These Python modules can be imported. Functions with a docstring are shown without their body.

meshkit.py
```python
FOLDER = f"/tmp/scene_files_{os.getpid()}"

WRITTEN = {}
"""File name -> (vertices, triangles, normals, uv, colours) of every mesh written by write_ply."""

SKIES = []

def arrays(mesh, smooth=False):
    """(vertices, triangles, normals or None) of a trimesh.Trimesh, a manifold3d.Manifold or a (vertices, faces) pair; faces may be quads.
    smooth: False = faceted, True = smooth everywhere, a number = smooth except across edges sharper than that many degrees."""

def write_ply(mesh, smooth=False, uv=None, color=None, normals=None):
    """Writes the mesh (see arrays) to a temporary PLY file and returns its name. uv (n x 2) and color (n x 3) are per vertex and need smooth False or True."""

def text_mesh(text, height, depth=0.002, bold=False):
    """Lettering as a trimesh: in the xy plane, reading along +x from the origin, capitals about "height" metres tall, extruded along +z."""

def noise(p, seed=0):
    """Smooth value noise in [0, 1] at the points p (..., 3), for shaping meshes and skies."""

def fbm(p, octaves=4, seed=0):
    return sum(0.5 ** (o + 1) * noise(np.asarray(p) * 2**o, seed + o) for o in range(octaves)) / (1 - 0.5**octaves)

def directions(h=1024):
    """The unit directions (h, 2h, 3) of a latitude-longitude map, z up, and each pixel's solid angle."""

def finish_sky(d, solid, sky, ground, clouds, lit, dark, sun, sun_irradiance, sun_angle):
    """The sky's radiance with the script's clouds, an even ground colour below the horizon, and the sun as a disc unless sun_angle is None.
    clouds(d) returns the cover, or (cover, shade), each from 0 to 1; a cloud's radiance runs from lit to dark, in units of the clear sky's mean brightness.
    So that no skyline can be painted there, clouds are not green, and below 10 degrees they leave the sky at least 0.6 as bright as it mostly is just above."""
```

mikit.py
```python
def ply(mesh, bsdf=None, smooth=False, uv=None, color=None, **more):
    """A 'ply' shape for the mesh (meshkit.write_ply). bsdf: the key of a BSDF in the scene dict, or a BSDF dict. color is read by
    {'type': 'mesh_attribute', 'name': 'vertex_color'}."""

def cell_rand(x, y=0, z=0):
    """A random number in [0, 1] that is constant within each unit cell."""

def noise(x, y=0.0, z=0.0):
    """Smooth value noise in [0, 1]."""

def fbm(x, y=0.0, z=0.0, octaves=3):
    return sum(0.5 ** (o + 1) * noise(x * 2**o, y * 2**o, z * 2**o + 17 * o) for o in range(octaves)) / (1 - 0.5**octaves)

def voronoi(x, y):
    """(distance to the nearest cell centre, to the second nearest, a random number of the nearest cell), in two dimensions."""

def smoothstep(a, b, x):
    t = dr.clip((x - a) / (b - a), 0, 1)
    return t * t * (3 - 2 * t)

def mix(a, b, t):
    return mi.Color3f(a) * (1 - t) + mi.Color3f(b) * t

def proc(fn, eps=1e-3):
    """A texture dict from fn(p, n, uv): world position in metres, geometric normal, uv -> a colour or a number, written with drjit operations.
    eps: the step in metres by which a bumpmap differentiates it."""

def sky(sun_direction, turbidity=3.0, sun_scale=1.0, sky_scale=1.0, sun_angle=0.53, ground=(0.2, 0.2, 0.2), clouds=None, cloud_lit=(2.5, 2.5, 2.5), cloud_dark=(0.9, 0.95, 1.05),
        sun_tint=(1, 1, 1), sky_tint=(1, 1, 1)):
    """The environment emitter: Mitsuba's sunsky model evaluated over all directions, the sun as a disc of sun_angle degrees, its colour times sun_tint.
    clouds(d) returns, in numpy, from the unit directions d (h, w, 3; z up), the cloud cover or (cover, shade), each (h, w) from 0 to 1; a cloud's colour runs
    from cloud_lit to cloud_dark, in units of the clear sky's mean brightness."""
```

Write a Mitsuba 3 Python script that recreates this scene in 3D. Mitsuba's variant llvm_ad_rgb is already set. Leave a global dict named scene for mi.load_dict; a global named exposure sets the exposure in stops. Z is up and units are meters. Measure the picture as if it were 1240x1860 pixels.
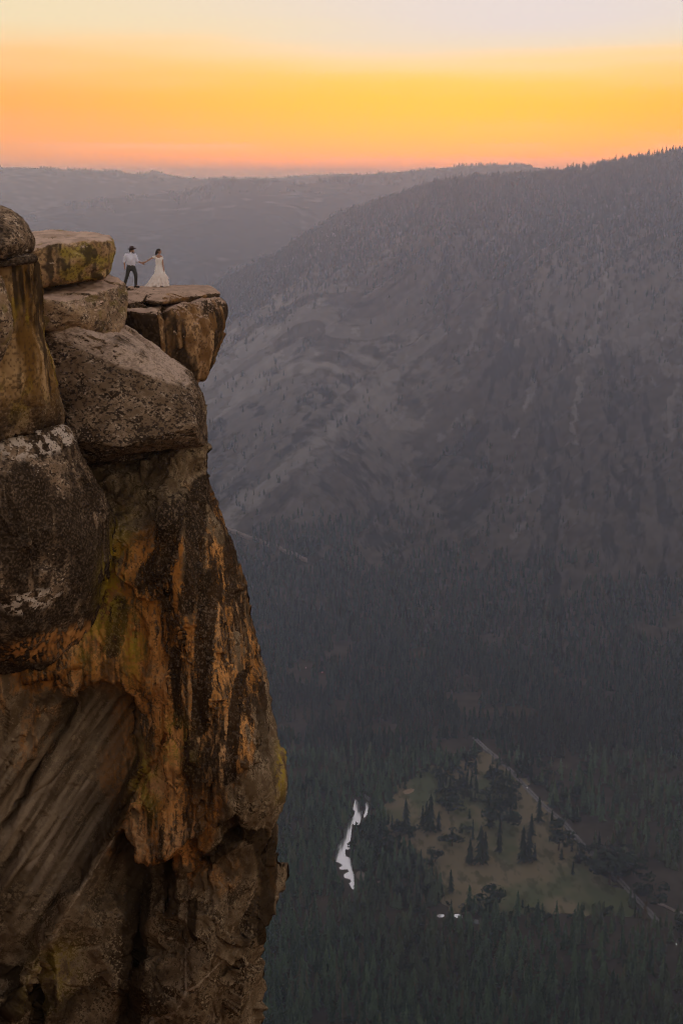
import math, random
import numpy as np
import trimesh, manifold3d
import mitsuba as mi, drjit as dr
import mikit, meshkit
from scipy.spatial import cKDTree
from scipy.interpolate import RBFInterpolator, PchipInterpolator
from shapely.geometry import Polygon, LineString
from shapely import contains_xy, distance as sh_distance, points as sh_points

T = mi.ScalarTransform4f
scene, labels = {}, {}

# ---------------------------------------------------------------- camera, sky, exposure
F, U0, V0, VH = 2600.0, 620.0, 930.0, 321.0          # focal length, centre and horizon in photo pixels
PITCH = math.atan((V0 - VH) / F)
CP, SP = math.cos(PITCH), math.sin(PITCH)
HAZE = 1.27e-4
exposure = 2.12
scene['camera'] = {'type': 'perspective', 'fov': math.degrees(2 * math.atan(930 / F)), 'fov_axis': 'y',
                   'near_clip': 1.0, 'far_clip': 60000.0,
                   'to_world': T().look_at(origin=[0, 0, 0], target=[0, CP, -SP], up=[0, 0, 1]),
                   'medium': {'type': 'ref', 'id': 'haze_air'}}


def sstep(a, b, x):
    t = np.clip((x - a) / (b - a), 0, 1)
    return t * t * (3 - 2 * t)


def evening_cloud(d):
    """Thin high veil: little of it in the orange band over the horizon, pale above that, dusky towards the zenith; the unseen east is added warm light for the rock."""
    el = np.degrees(np.arcsin(np.clip(d[..., 2], -1, 1)))
    az = np.degrees(np.arctan2(d[..., 0], d[..., 1]))
    west = np.exp(-(((az - 9) / 60.0) ** 2))
    streak = (meshkit.fbm(np.stack([d[..., 0] * 9 + 3, d[..., 1] * 9, d[..., 2] * 200], -1), 3, seed=9) - 0.5)
    e = el + (meshkit.fbm(np.stack([d[..., 0] * 5, d[..., 1] * 5, d[..., 2] * 50], -1), 3, seed=4) - 0.5) * 0.9 + streak * 0.5
    near = np.exp(-(((az - 8) / 13.0) ** 2))
    c = 0.95 * sstep(2.5, 6.3 - 1.3 * near, e)
    c = np.maximum(c, 0.30 * sstep(0.02, 0.25, streak) * (1 - sstep(0.8, 2.4, el)))
    c = c * west + (1 - west) * np.maximum(c, 0.8)
    c = c * (1 - 0.54 * sstep(14, 52, el))
    shade = np.maximum((0.14 + 0.52 * near) * sstep(3.7, 7.4 - 1.5 * near, e), sstep(9, 17, el))
    shade = shade * west + (1 - west) * np.maximum(0.45 * sstep(0, 3, el), sstep(20, 50, el))  # unseen eastern veil kept pale and warm, added to light the camera-facing rock
    shade = np.where(el < 2.4, np.maximum(shade, 0.5), shade)
    return np.clip(c, 0, 0.97), np.clip(shade, 0, 1)


SUN = (math.sin(math.radians(4)) * math.cos(math.radians(3)), math.cos(math.radians(4)) * math.cos(math.radians(3)), math.sin(math.radians(3)))
SKY_TINT = (1.24, 0.74, 0.02)
UNIT = 2 ** 2.0 * (0.02668 * SKY_TINT[0] + 0.02667 * SKY_TINT[1] + 0.02311 * SKY_TINT[2]) / 3     # the clear sky's mean brightness as the picture shows it
scene['sky'] = mikit.sky(SUN, turbidity=3, sun_scale=0.0, sky_tint=SKY_TINT, ground=(0.05, 0.05, 0.05), clouds=evening_cloud,
                         cloud_lit=tuple(x / UNIT for x in (0.93, 0.77, 0.42)), cloud_dark=tuple(x / UNIT for x in (0.68, 0.69, 0.865)))


def ray(u, v):
    a, b = (np.asarray(u, float) - U0) / F, (V0 - np.asarray(v, float)) / F
    return np.stack([a, CP + b * SP, -SP + b * CP], -1)


def P(u, v, Y):
    """The point at distance Y (metres north of the camera) that the photo shows at pixel u, v."""
    d = ray(u, v)
    return d * (np.asarray(Y, float)[..., None] / d[..., 1:2])


def PZ(u, v, z):
    """The point at height z."""
    d = ray(u, v)
    return d * (z / d[..., 2:3])


# ---------------------------------------------------------------- helpers
def put(key, mesh, bsdf, smooth=False, label=None, cat=None, group=None, kind=None, **more):
    scene[key] = mikit.ply(mesh, bsdf, smooth=smooth, **more)
    tag(key, label, cat, group, kind)
    return key


def tag(key, label=None, cat=None, group=None, kind=None):
    e = {k: v for k, v in (('label', label), ('category', cat), ('group', group), ('kind', kind)) if v}
    if e:
        labels[key] = e


def diffuse(fn):
    return {'type': 'twosided', 'bsdf': {'type': 'diffuse', 'reflectance': mikit.proc(fn)}}


def plain(c, rough=0.9, **k):
    return {'type': 'twosided', 'bsdf': {'type': 'principled', 'base_color': {'type': 'rgb', 'value': list(c)}, 'roughness': rough, **k}}


C3 = mi.Color3f
noise, fbm, smoothstep, mix = mikit.noise, mikit.fbm, mikit.smoothstep, mikit.mix


def nfbm(p, scale, octaves=4, seed=0):
    return meshkit.fbm(np.asarray(p) * scale, octaves, seed) - 0.5


def grid_faces(n, m):
    i, j = np.meshgrid(np.arange(n - 1), np.arange(m - 1), indexing='ij')
    a = i * m + j
    return np.stack([a, a + m, a + m + 1, a + 1], -1).reshape(-1, 4)


# ---------------------------------------------------------------- materials of the land
def leaves(dark, light, dead):
    def leaf_colour(p, n, uv):
        r = mikit.cell_rand(dr.floor(p.x / 8), dr.floor(p.y / 8), 3)
        big = noise(p.x / 130, p.y / 130, 2.0)
        c = mix(dark, light, r * 0.7 + 0.3 * noise(p.x / 2.2, p.y / 2.2, p.z / 2.2))
        return mix(c, dead, smoothstep(0.88, 0.97, r) * 0.7 + 0.22 * smoothstep(0.55, 0.8, big))
    return diffuse(leaf_colour)


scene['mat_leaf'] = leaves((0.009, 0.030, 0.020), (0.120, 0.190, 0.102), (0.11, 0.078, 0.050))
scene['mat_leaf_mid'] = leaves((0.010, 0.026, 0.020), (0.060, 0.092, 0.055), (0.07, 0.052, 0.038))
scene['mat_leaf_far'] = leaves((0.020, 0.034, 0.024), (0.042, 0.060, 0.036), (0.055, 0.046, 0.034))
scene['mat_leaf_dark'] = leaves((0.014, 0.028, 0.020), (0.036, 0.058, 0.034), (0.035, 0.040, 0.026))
scene['mat_bark'] = plain((0.09, 0.065, 0.045))


SCREE = []                                                                # scree chutes, as lines in x and z, filled in below


def slope_colour(p, n, uv):
    # granite ribs and talus that run down the fall line, brush between them
    w = fbm(p.x / 240, p.y / 240, p.z / 240, 4)
    fine = fbm(p.x / 36, p.y / 70, p.z / 36, 5)
    left = 1 - smoothstep(-150, 450, p.x)
    fx, fz = 1.0 - 0.49 * left, 0.10 + 0.76 * left
    fall, along = p.x * fx - p.z * fz, p.x * fz + p.z * fx
    grit = fbm(fall / 15 + w * 4, along / 45, p.y / 100, 5)
    t = noise(fall / 75 + w * 1.6, along / 700, 4.0) * 0.4 + noise(fall / 25 + w * 3, along / 420, 7.0) * 0.4 + grit * 0.2
    up = fbm(p.x / 190 + w, p.y / 600, p.z / 330, 4) * 0.5 + fine * 0.25 + grit * 0.25
    hgt = smoothstep(-1010, -640, p.z) * (1 - smoothstep(-260, 0, p.z))
    left = 1 - smoothstep(-150, 450, p.x)
    bare = smoothstep(0.53, 0.60, t) * left * 0.62 + smoothstep(0.515, 0.57, up) * (0.30 + 0.25 * left)
    bare = bare * hgt
    wob = (w - 0.5) * 60 + (fine - 0.5) * 50
    for line, width, power in SCREE:
        best = mi.Float(1e5)
        for (ax, az), (bx, bz) in zip(line, line[1:]):
            dx, dz = bx - ax, bz - az
            k = dr.clip(((p.x - ax) * dx + (p.z - az) * dz) / (dx * dx + dz * dz), 0, 1)
            best = dr.minimum(best, dr.sqrt(dr.square(p.x - ax - dx * k + wob) + dr.square(p.z - az - dz * k)))
        bare = dr.maximum(bare, power * (1 - smoothstep(0.15 * width, width, best + (grit - 0.5) * width * 2.6)) * 1.15)
    soil = mix((0.050, 0.046, 0.036), (0.088, 0.076, 0.060), noise(p.x / 17, p.y / 17, p.z / 17))
    soil = mix(soil, (0.020, 0.023, 0.016), smoothstep(0.48, 0.36, t * 0.6 + grit * 0.4) * 0.9)
    rock = mix((0.12, 0.112, 0.108), (0.33, 0.312, 0.312), grit * 0.7 + fine * 0.3)
    return mix(soil, rock, dr.clip(bare, 0, 1))


scene['mat_slope'] = diffuse(slope_colour)
scene['mat_floor'] = diffuse(lambda p, n, uv: mix((0.040, 0.036, 0.027), (0.090, 0.075, 0.055), fbm(p.x / 40, p.y / 40, 0.0, 3)))


def meadow_colour(p, n, uv):
    a = fbm(p.x / 70, p.y / 110, 1.0, 4)
    b = fbm(p.x / 9, p.y / 22, 5.0, 3)
    c = mix((0.092, 0.108, 0.054), (0.185, 0.152, 0.092), smoothstep(0.36, 0.60, a))
    return mix(c, (0.05, 0.058, 0.028), smoothstep(0.5, 0.75, b) * 0.6)


scene['mat_meadow'] = diffuse(meadow_colour)
scene['mat_road'] = diffuse(lambda p, n, uv: mix((0.15, 0.14, 0.14), (0.21, 0.20, 0.195), noise(p.x / 6, p.y / 6, 0.0)))
scene['mat_seam'] = plain((0.05, 0.05, 0.052))
scene['mat_dirt'] = diffuse(lambda p, n, uv: mix((0.24, 0.17, 0.11), (0.36, 0.26, 0.17), noise(p.x / 5, p.y / 5, 0.0)))
scene['mat_sand'] = diffuse(lambda p, n, uv: mix((0.16, 0.13, 0.11), (0.24, 0.20, 0.17), noise(p.x / 8, p.y / 8, 0.0)))
scene['mat_water'] = {'type': 'twosided', 'bsdf': {'type': 'principled', 'base_color': {'type': 'rgb', 'value': [0.80, 0.80, 0.80]}, 'metallic': 0.9, 'roughness': 0.12}}

# ---------------------------------------------------------------- terrain across the valley
FLOOR = -1080.0


def sil(points):
    """Silhouette points (u, v, Y) -> functions of q = x / y: height and distance."""
    a = np.array(points, float)
    p = P(a[:, 0], a[:, 1], a[:, 2])
    q = p[:, 0] / p[:, 1]
    o = np.argsort(q)
    return PchipInterpolator(q[o], p[o, 2], extrapolate=True), PchipInterpolator(q[o], a[o, 2], extrapolate=True), (q[o][0], q[o][-1])


RH, RY, RQ = sil([(1900, 281, 4200), (1500, 281, 4350), (1240, 281, 4550), (1130, 298, 4650), (1040, 314, 4750), (930, 325, 4900), (830, 329, 5000), (740, 353, 5150), (680, 371, 5250),
                  (620, 391, 5350), (580, 414, 5400), (540, 438, 5450), (500, 466, 5500), (450, 491, 5550), (400, 516, 5600), (340, 566, 5650), (250, 646, 5700), (100, 766, 5750), (-150, 906, 5800)])
BASE = PchipInterpolator([-0.45, -0.09, 0.0, 0.1, 0.25, 0.5], [3950, 3650, 3420, 3200, 3000, 2900])
PROF = PchipInterpolator([0, 0.08, 0.2, 0.4, 0.6, 0.8, 0.93, 1.0], [0, 0.03, 0.115, 0.32, 0.565, 0.80, 0.945, 1.0])


def slope_height(x, y):
    q = np.clip(x / y, RQ[0], RQ[1])
    H, R, B = RH(q), RY(q), BASE(np.clip(q, -0.45, 0.5))
    t = (y - B) / (R - B)
    tc = np.clip(t, 0, 1)
    s = PROF(tc)
    h = FLOOR + (H - FLOOR) * s
    p = np.stack([x, y, h * 0], -1)
    pf = np.stack([(x * 0.6 - h * 0.8) / 300.0, y / 2500.0, h * 0 + 3], -1)      # ribs and gullies down the fall line
    rib = 1 - np.abs(2 * meshkit.fbm(pf, 3, seed=3) - 1) * 2
    rib2 = 1 - np.abs(2 * meshkit.fbm(pf * np.array([3.1, 3, 1]), 3, seed=6) - 1) * 2
    env = np.sin(np.pi * np.clip(tc, 0, 1)) ** 0.7
    env = env * (1 - sstep(0.9, 1.0, tc))
    h = h + env * (rib * 105 + rib2 * 45 + nfbm(p, 1 / 140.0, 5, 8) * 90 + (0.5 - np.abs(nfbm(pf * np.array([6.0, 4, 1]) + 5, 1.0, 3, 12)) * 4) * 26) - env * 50
    h = h + nfbm(p, 1 / 260.0, 3, 5) * 14 * sstep(0.9, 1.05, t)
    over = np.maximum(y - R, 0)
    h = h - over * (0.10 + 0.25 * (1 - sstep(-350, 0, H))) - 14 * sstep(0, 300, over)
    return np.maximum(h, FLOOR - 3.0)


nq, nt = 620, 330
qs = np.linspace(-0.42, 0.42, nq)
ts = np.concatenate([np.linspace(-0.02, 1.0, nt - 60), 1 + np.linspace(0.004, 1, 60) ** 1.3 * 0.75])
Q, TT = np.meshgrid(qs, ts, indexing='ij')
Qc = np.clip(Q, RQ[0], RQ[1])
YY = BASE(np.clip(Q, -0.45, 0.5)) + TT * (RY(Qc) - BASE(np.clip(Q, -0.45, 0.5)))
XX = Q * YY
ZZ = slope_height(XX, YY)
def cast(u, v):
    """Where the sight line through a photo pixel meets the mountainside."""
    d = ray(u, v)
    ys = np.linspace(2600, 6500, 1600)
    p = d / d[1] * ys[:, None]
    return p[np.argmax(p[:, 2] < slope_height(p[:, 0], p[:, 1]))]


for width, power, line in [(26, 0.8, [(712, 680), (650, 735), (595, 790), (520, 850), (450, 905), (392, 958)]), (18, 0.55, [(752, 610), (728, 670), (700, 700)]), (20, 0.5, [(575, 680), (490, 780), (405, 880)]), (15, 0.45, [(500, 560), (440, 650), (385, 720)]),
                           (14, 0.6, [(1082, 430), (1102, 520), (1078, 640)]), (30, 0.45, [(1150, 560), (1125, 620), (1180, 610)]), (11, 0.5, [(1060, 690), (1035, 800)]), (11, 0.45, [(965, 690), (930, 790)]), (13, 0.5, [(962, 930), (935, 975)]), (14, 0.35, [(880, 560), (850, 640), (800, 700)]),
                           (34, 0.4, [(690, 730), (740, 770), (700, 800)]), (30, 0.35, [(590, 820), (560, 880)]), (22, 0.5, [(1075, 365), (1110, 385)]), (10, 0.4, [(800, 1040), (830, 1000)]), (12, 0.4, [(1225, 700), (1205, 790)])]:
    SCREE.append(([(float(c[0]), float(c[2])) for c in (cast(u, v) for u, v in line)], width, power))

put('mountain_slope', (np.stack([XX, YY, ZZ], -1).reshape(-1, 3), grid_faces(nq, nt)[:, ::-1]), 'mat_slope', smooth=True,
    label='steep hazy mountainside of brush and pale granite streaks filling the right side across the valley', kind='structure')


def far_ridge(key, pts, depth, base, seed, label, rough=1.0):
    H, R, q = sil(pts)
    n, m = 300, 70
    qq = np.linspace(q[0], q[1], n)
    tt = np.concatenate([np.linspace(0, 1, m - 16), 1 + np.linspace(0.02, 0.6, 16)])
    Qa, Ta = np.meshgrid(qq, tt, indexing='ij')
    Ra, Ha = R(Qa), H(Qa)
    y = Ra - depth * (1 - Ta)
    x = Qa * y
    s = np.clip(Ta, 0, 1)
    h = base + (Ha - base) * (1 - (1 - s) ** 1.7)
    p = np.stack([x, y, h * 0], -1)
    env = np.sin(np.pi * s) ** 0.8
    h = h + env * rough * (nfbm(p, 1 / 900.0, 4, seed) * 330 - 40) + nfbm(p, 1 / 200.0, 3, seed + 3) * 26 * np.clip(0.15 + env, 0, 1)
    h = h - np.maximum(Ta - 1, 0) * depth * 0.12
    put(key, (np.stack([x, y, h], -1).reshape(-1, 3), grid_faces(n, m)[:, ::-1]), 'mat_hill', smooth=True, label=label, kind='structure')
    return H, R


def hill_colour(p, n, uv):
    a = fbm(p.x / 500, p.y / 500, p.z / 200, 4)
    b = noise(p.x / 60, p.y / 60, p.z / 30)
    return mix((0.05, 0.05, 0.04), (0.10, 0.09, 0.08), smoothstep(0.5, 0.75, a * 0.7 + b * 0.3))


scene['mat_hill'] = diffuse(hill_colour)
ridges = [
    far_ridge('hill', [(900, 330, 7544), (700, 385, 7268), (600, 415, 7084), (540, 440, 6900), (480, 462, 6716), (420, 486, 6532), (360, 500, 6440), (320, 514, 6348), (240, 545, 6256), (150, 590, 6164), (-200, 760, 5980)], 1400, -950, 21,
              'lowest wooded spur fading into the haze, just behind the near mountainside'),
    far_ridge('hill_001', [(1300, 330, 8610), (900, 330, 8446), (700, 332, 8200), (575, 336, 8035), (520, 330, 7953), (470, 325, 7871), (390, 326, 7789), (370, 338, 7707), (320, 350, 7626), (240, 356, 7544), (130, 370, 7380), (90, 380, 7298), (40, 392, 7216), (-60, 400, 7134), (-300, 420, 7052)],
              2100, -800, 31, 'broad middle ridge with a flat wooded top left of centre, half lost in haze'),
    far_ridge('hill_002', [(1500, 322, 9250), (1100, 313, 8880), (1000, 307, 8732), (860, 302, 8510), (760, 309, 8362), (700, 314, 8288), (650, 318, 8214), (610, 323, 8140), (560, 334, 8066), (480, 350, 7992), (300, 370, 7844)],
              1700, -600, 41, 'dark wooded ridge rising to the right below the orange sky at centre'),
    far_ridge('hill_003', [(700, 330, 10850), (560, 320, 10640), (520, 322, 10500), (440, 326, 10360), (390, 327, 10150), (330, 325, 9940), (260, 318, 9800), (200, 311, 9660), (140, 309, 9520), (80, 306, 9380), (30, 304, 9240), (-60, 308, 9100), (-300, 312, 8960)],
              2100, -600, 51, 'long dark plateau ridge on the far left horizon'),
    far_ridge('hill_004', [(720, 328, 13530), (680, 322, 13398), (620, 316, 13200), (560, 318, 13200), (500, 324, 13068), (400, 325, 12870), (330, 322, 12804), (300, 316, 12738), (280, 311, 12738), (262, 316, 12738), (230, 324, 12672), (-300, 330, 12540)],
              1800, -500, 61, 'farthest faint hills with one small peak on the horizon', 0.5),
]

# valley floor: one sheet that reaches the horizon
gx = np.concatenate([-np.geomspace(26000, 1300, 14), np.linspace(-1200, 1200, 121), np.geomspace(1300, 26000, 14)])
gy = np.concatenate([-np.geomspace(26000, 600, 12), np.linspace(0, 4500, 181), np.geomspace(5000, 26000, 12)])
GX, GY = np.meshgrid(gx, gy, indexing='ij')


def floor_height(x, y):
    inside = (np.abs(x) < 1300) & (y > 0) & (y < 4600)
    p = np.stack([x, y, x * 0], -1)
    rise = 150 * sstep(1750, 900, y) * 0 + 0.0
    return FLOOR + np.where(inside, nfbm(p, 1 / 260.0, 3, 2) * 5, 0) + rise


put('ground', (np.stack([GX, GY, floor_height(GX, GY)], -1).reshape(-1, 3), grid_faces(len(gx), len(gy))[:, ::-1]), 'mat_floor', smooth=True,
    label='brown forest floor of the valley', kind='structure')


def land_z(x, y):
    return np.maximum(floor_height(x, y), slope_height(x, np.maximum(y, 500)))


def on_floor(pts):
    a = np.array(pts, float)
    return PZ(a[:, 0], a[:, 1], FLOOR)[:, :2]


def smooth_closed(xy, n=6):
    """Rounds a closed outline (Chaikin)."""
    for _ in range(2):
        nx = np.roll(xy, -1, 0)
        xy = np.stack([0.75 * xy + 0.25 * nx, 0.25 * xy + 0.75 * nx], 1).reshape(-1, 2)
    return xy


def ragged(xy, amp, seed, step=6.0):
    ring = LineString(np.vstack([xy, xy[:1]]))
    n = max(24, int(ring.length / step))
    pt = np.array([ring.interpolate(i / n, normalized=True).coords[0] for i in range(n)])
    w = np.stack([nfbm(np.column_stack([pt / 22.0, pt[:, 0] * 0]), 1, 3, seed), nfbm(np.column_stack([pt / 22.0, pt[:, 0] * 0 + 9]), 1, 3, seed)], -1)
    return pt + w * 2 * amp


def sheet(poly, lift, cell=25.0):
    """A thin ground sheet over the polygon, draped on the floor."""
    poly = poly.buffer(0)
    geoms = getattr(poly, 'geoms', [poly])
    ms = []
    for g in geoms:
        v, f = trimesh.creation.triangulate_polygon(g, engine='earcut')
        m = trimesh.Trimesh(np.column_stack([v, np.zeros(len(v))]), f, process=False)
        v, f = trimesh.remesh.subdivide_to_size(m.vertices, m.faces, cell, max_iter=12)
        ms.append(trimesh.Trimesh(v, f, process=False))
    m = trimesh.util.concatenate(ms)
    v = np.array(m.vertices)
    v[:, 2] = floor_height(v[:, 0], v[:, 1]) + lift
    f = np.array(m.faces)
    nz = np.cross(v[f[:, 1]] - v[f[:, 0]], v[f[:, 2]] - v[f[:, 0]])[:, 2]
    f[nz < 0] = f[nz < 0][:, ::-1]
    return v, f


meadow_px = [(742, 1412), (770, 1392), (800, 1390), (830, 1400), (868, 1368), (892, 1362), (918, 1395), (950, 1425), (985, 1462), (1040, 1520), (1085, 1575), (1125, 1612), (1165, 1648), (1150, 1662), (1090, 1668),
             (1000, 1660), (900, 1655), (830, 1650), (790, 1625), (760, 1580), (715, 1545), (690, 1510), (686, 1475), (710, 1440)]
meadow = Polygon(ragged(smooth_closed(on_floor(meadow_px)), 24, 3)).buffer(0)
put('meadow', sheet(meadow, 0.35), 'mat_meadow', smooth=True, label='green and tan grass meadow among dark trees on the valley floor', kind='structure')
clear_px = [(1120, 1600), (1180, 1560), (1240, 1600), (1280, 1660), (1240, 1668), (1190, 1655)]
clearing = Polygon(ragged(smooth_closed(on_floor(clear_px)), 7, 5)).buffer(0)
clear2 = Polygon(ragged(smooth_closed(on_floor([(960, 1350), (1010, 1360), (1065, 1385), (1060, 1420), (1020, 1410), (965, 1375)])), 9, 6)).buffer(0)
river_px = [(645.5, 1452), (649.6, 1456), (651, 1465), (653.8, 1477), (657, 1472), (655.8, 1481), (654.4, 1487), (651, 1498), (643, 1498), (641.4, 1492), (637.3, 1500), (636, 1520), (634.6, 1529), (634, 1542), (629.8, 1543), (628.4, 1536), (625, 1547), (627, 1557), (634, 1558), (638, 1572), (638, 1580), (641.8, 1590), (641.4, 1602), (643.2, 1615),
            (640.7, 1615), (635, 1605), (639, 1603), (638, 1598), (626, 1594), (625, 1589), (636, 1583), (630, 1578.6), (619.5, 1580), (616, 1577), (623.6, 1573), (617, 1567), (608.5, 1565), (610, 1558), (612.6, 1541), (617, 1530), (625, 1523), (625, 1510), (626, 1503), (632.5, 1500), (632.5, 1495), (636.6, 1488), (642.8, 1482), (646, 1473), (642, 1469)]
river = Polygon(on_floor(river_px)).buffer(1.2).buffer(0)
river = Polygon(ragged(np.array(river.exterior.coords)[:-1], 0.8, 8, 2.0)).buffer(0)
branch = [Polygon(ragged(smooth_closed(on_floor(b)), 1.0, 60 + i, 2.0)).buffer(0) for i, b in enumerate([[(663, 1456), (670, 1455), (669, 1473), (665, 1478), (662, 1486), (659, 1482), (663, 1470)], [(662, 1441), (666, 1441), (673, 1451), (670, 1454), (664, 1450)], [(686, 1447), (692, 1446), (690, 1453), (686, 1453)]])]
put('river', sheet(river, 0.5), 'mat_water', smooth=True, label='pale winding river shining between dark conifers at lower centre', kind='structure')
for i, b in enumerate(branch):
    put(f'pool_{i + 3:03d}', sheet(b, 0.5), 'mat_water', smooth=True, kind='structure', label=['bright side channel just right of the upper end of the river', 'small glint of water above the side channel of the river', 'tiny glint of water right of the upper end of the river'][i])
bar_px = [[(648, 1580), (668, 1588), (668, 1602), (655, 1600), (645, 1592)], [(683, 1598), (694, 1605), (700, 1614), (690, 1620), (684, 1610)]]
bars = [Polygon(ragged(smooth_closed(on_floor(b)), 3, 11 + i)).buffer(0) for i, b in enumerate(bar_px)]
for i, b in enumerate(bars):
    put('sand_bar' + ('' if i == 0 else '_001'), sheet(b, 0.4), 'mat_sand', smooth=True, kind='structure', label=['grey sand bar touching the lower right bend of the river', 'small grey sand bar a little right of the river bend'][i])
pond_px = [[(792, 1661), (806, 1660), (806, 1666), (794, 1666)], [(822, 1660), (838, 1660), (840, 1668), (828, 1668)], [(858, 1670), (872, 1671), (872, 1678), (860, 1678)]]
ponds = [Polygon(ragged(smooth_closed(on_floor(b)), 2, 15 + i, 3)).buffer(0) for i, b in enumerate(pond_px)]
for i, b in enumerate(ponds):
    put('pool' + ('' if i == 0 else f'_{i:03d}'), sheet(b, 0.4), 'mat_water', smooth=True, kind='structure', label=['leftmost glint of water among the trees below the meadow', 'middle glint of water among the trees below the meadow', 'brightest and rightmost glint of water below the meadow'][i])
dirt = Polygon(ragged(smooth_closed(on_floor([(728, 1439), (742, 1433), (753, 1432), (750, 1440), (735, 1443)])), 2, 19, 4)).buffer(0)
put('dirt_patch', sheet(dirt, 0.6), 'mat_dirt', smooth=True, kind='structure', label='small orange tan patch of bare earth at the upper left of the meadow')

road_line = on_floor([(862, 1340), (880, 1358), (905, 1378), (925, 1398), (948, 1424), (983, 1462), (1022, 1495), (1058, 1536), (1100, 1576), (1130, 1605), (1155, 1632), (1180, 1658), (1194, 1676)])
road_ls = LineString(smooth_closed(road_line)[6:-6] if False else road_line)
put('road', sheet(road_ls.buffer(5.0), 0.8, 12), 'mat_road', smooth=True, label='pale straight road crossing the valley beside the meadow', kind='structure')
put('road__centre_seam', sheet(road_ls.buffer(0.6), 1.1, 12), 'mat_seam')
path_ls = LineString(on_floor([(1186, 1638), (1205, 1645), (1225, 1655), (1260, 1664)]))
put('path', sheet(path_ls.buffer(3.5), 0.8, 12), 'mat_sand', smooth=True, label='short tan track right of the road at the right edge', kind='structure')

# road cut across the far talus
hr = np.array([(405, 962), (420, 967), (440, 974), (458, 981), (480, 988), (503, 995), (512, 1001), (535, 1009), (558, 1020)], float)


cut = np.array([cast(u, v) for u, v in hr])
cut = np.vstack([np.linspace(cut[i], cut[i + 1], 6)[:-1] for i in range(len(cut) - 1)] + [cut[-1:]])
cut[:, 2] = land_z(cut[:, 0], cut[:, 1])
ribbon = np.concatenate([cut + [0, -5, 5], cut + [0, 5, 8.5], cut + [0, -5, -6.0], cut + [0, 9, 2]])
k = len(cut)
rf = []
for i in range(k - 1):
    rf += [[i, i + 1, k + i + 1, k + i], [2 * k + i, 2 * k + i + 1, i + 1, i], [k + i, k + i + 1, 3 * k + i + 1, 3 * k + i]]
put('mountain_road', (ribbon, np.array(rf)), 'mat_sand', label='thin pale road cut across the talus at the foot of the slope, left', kind='structure')

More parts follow.
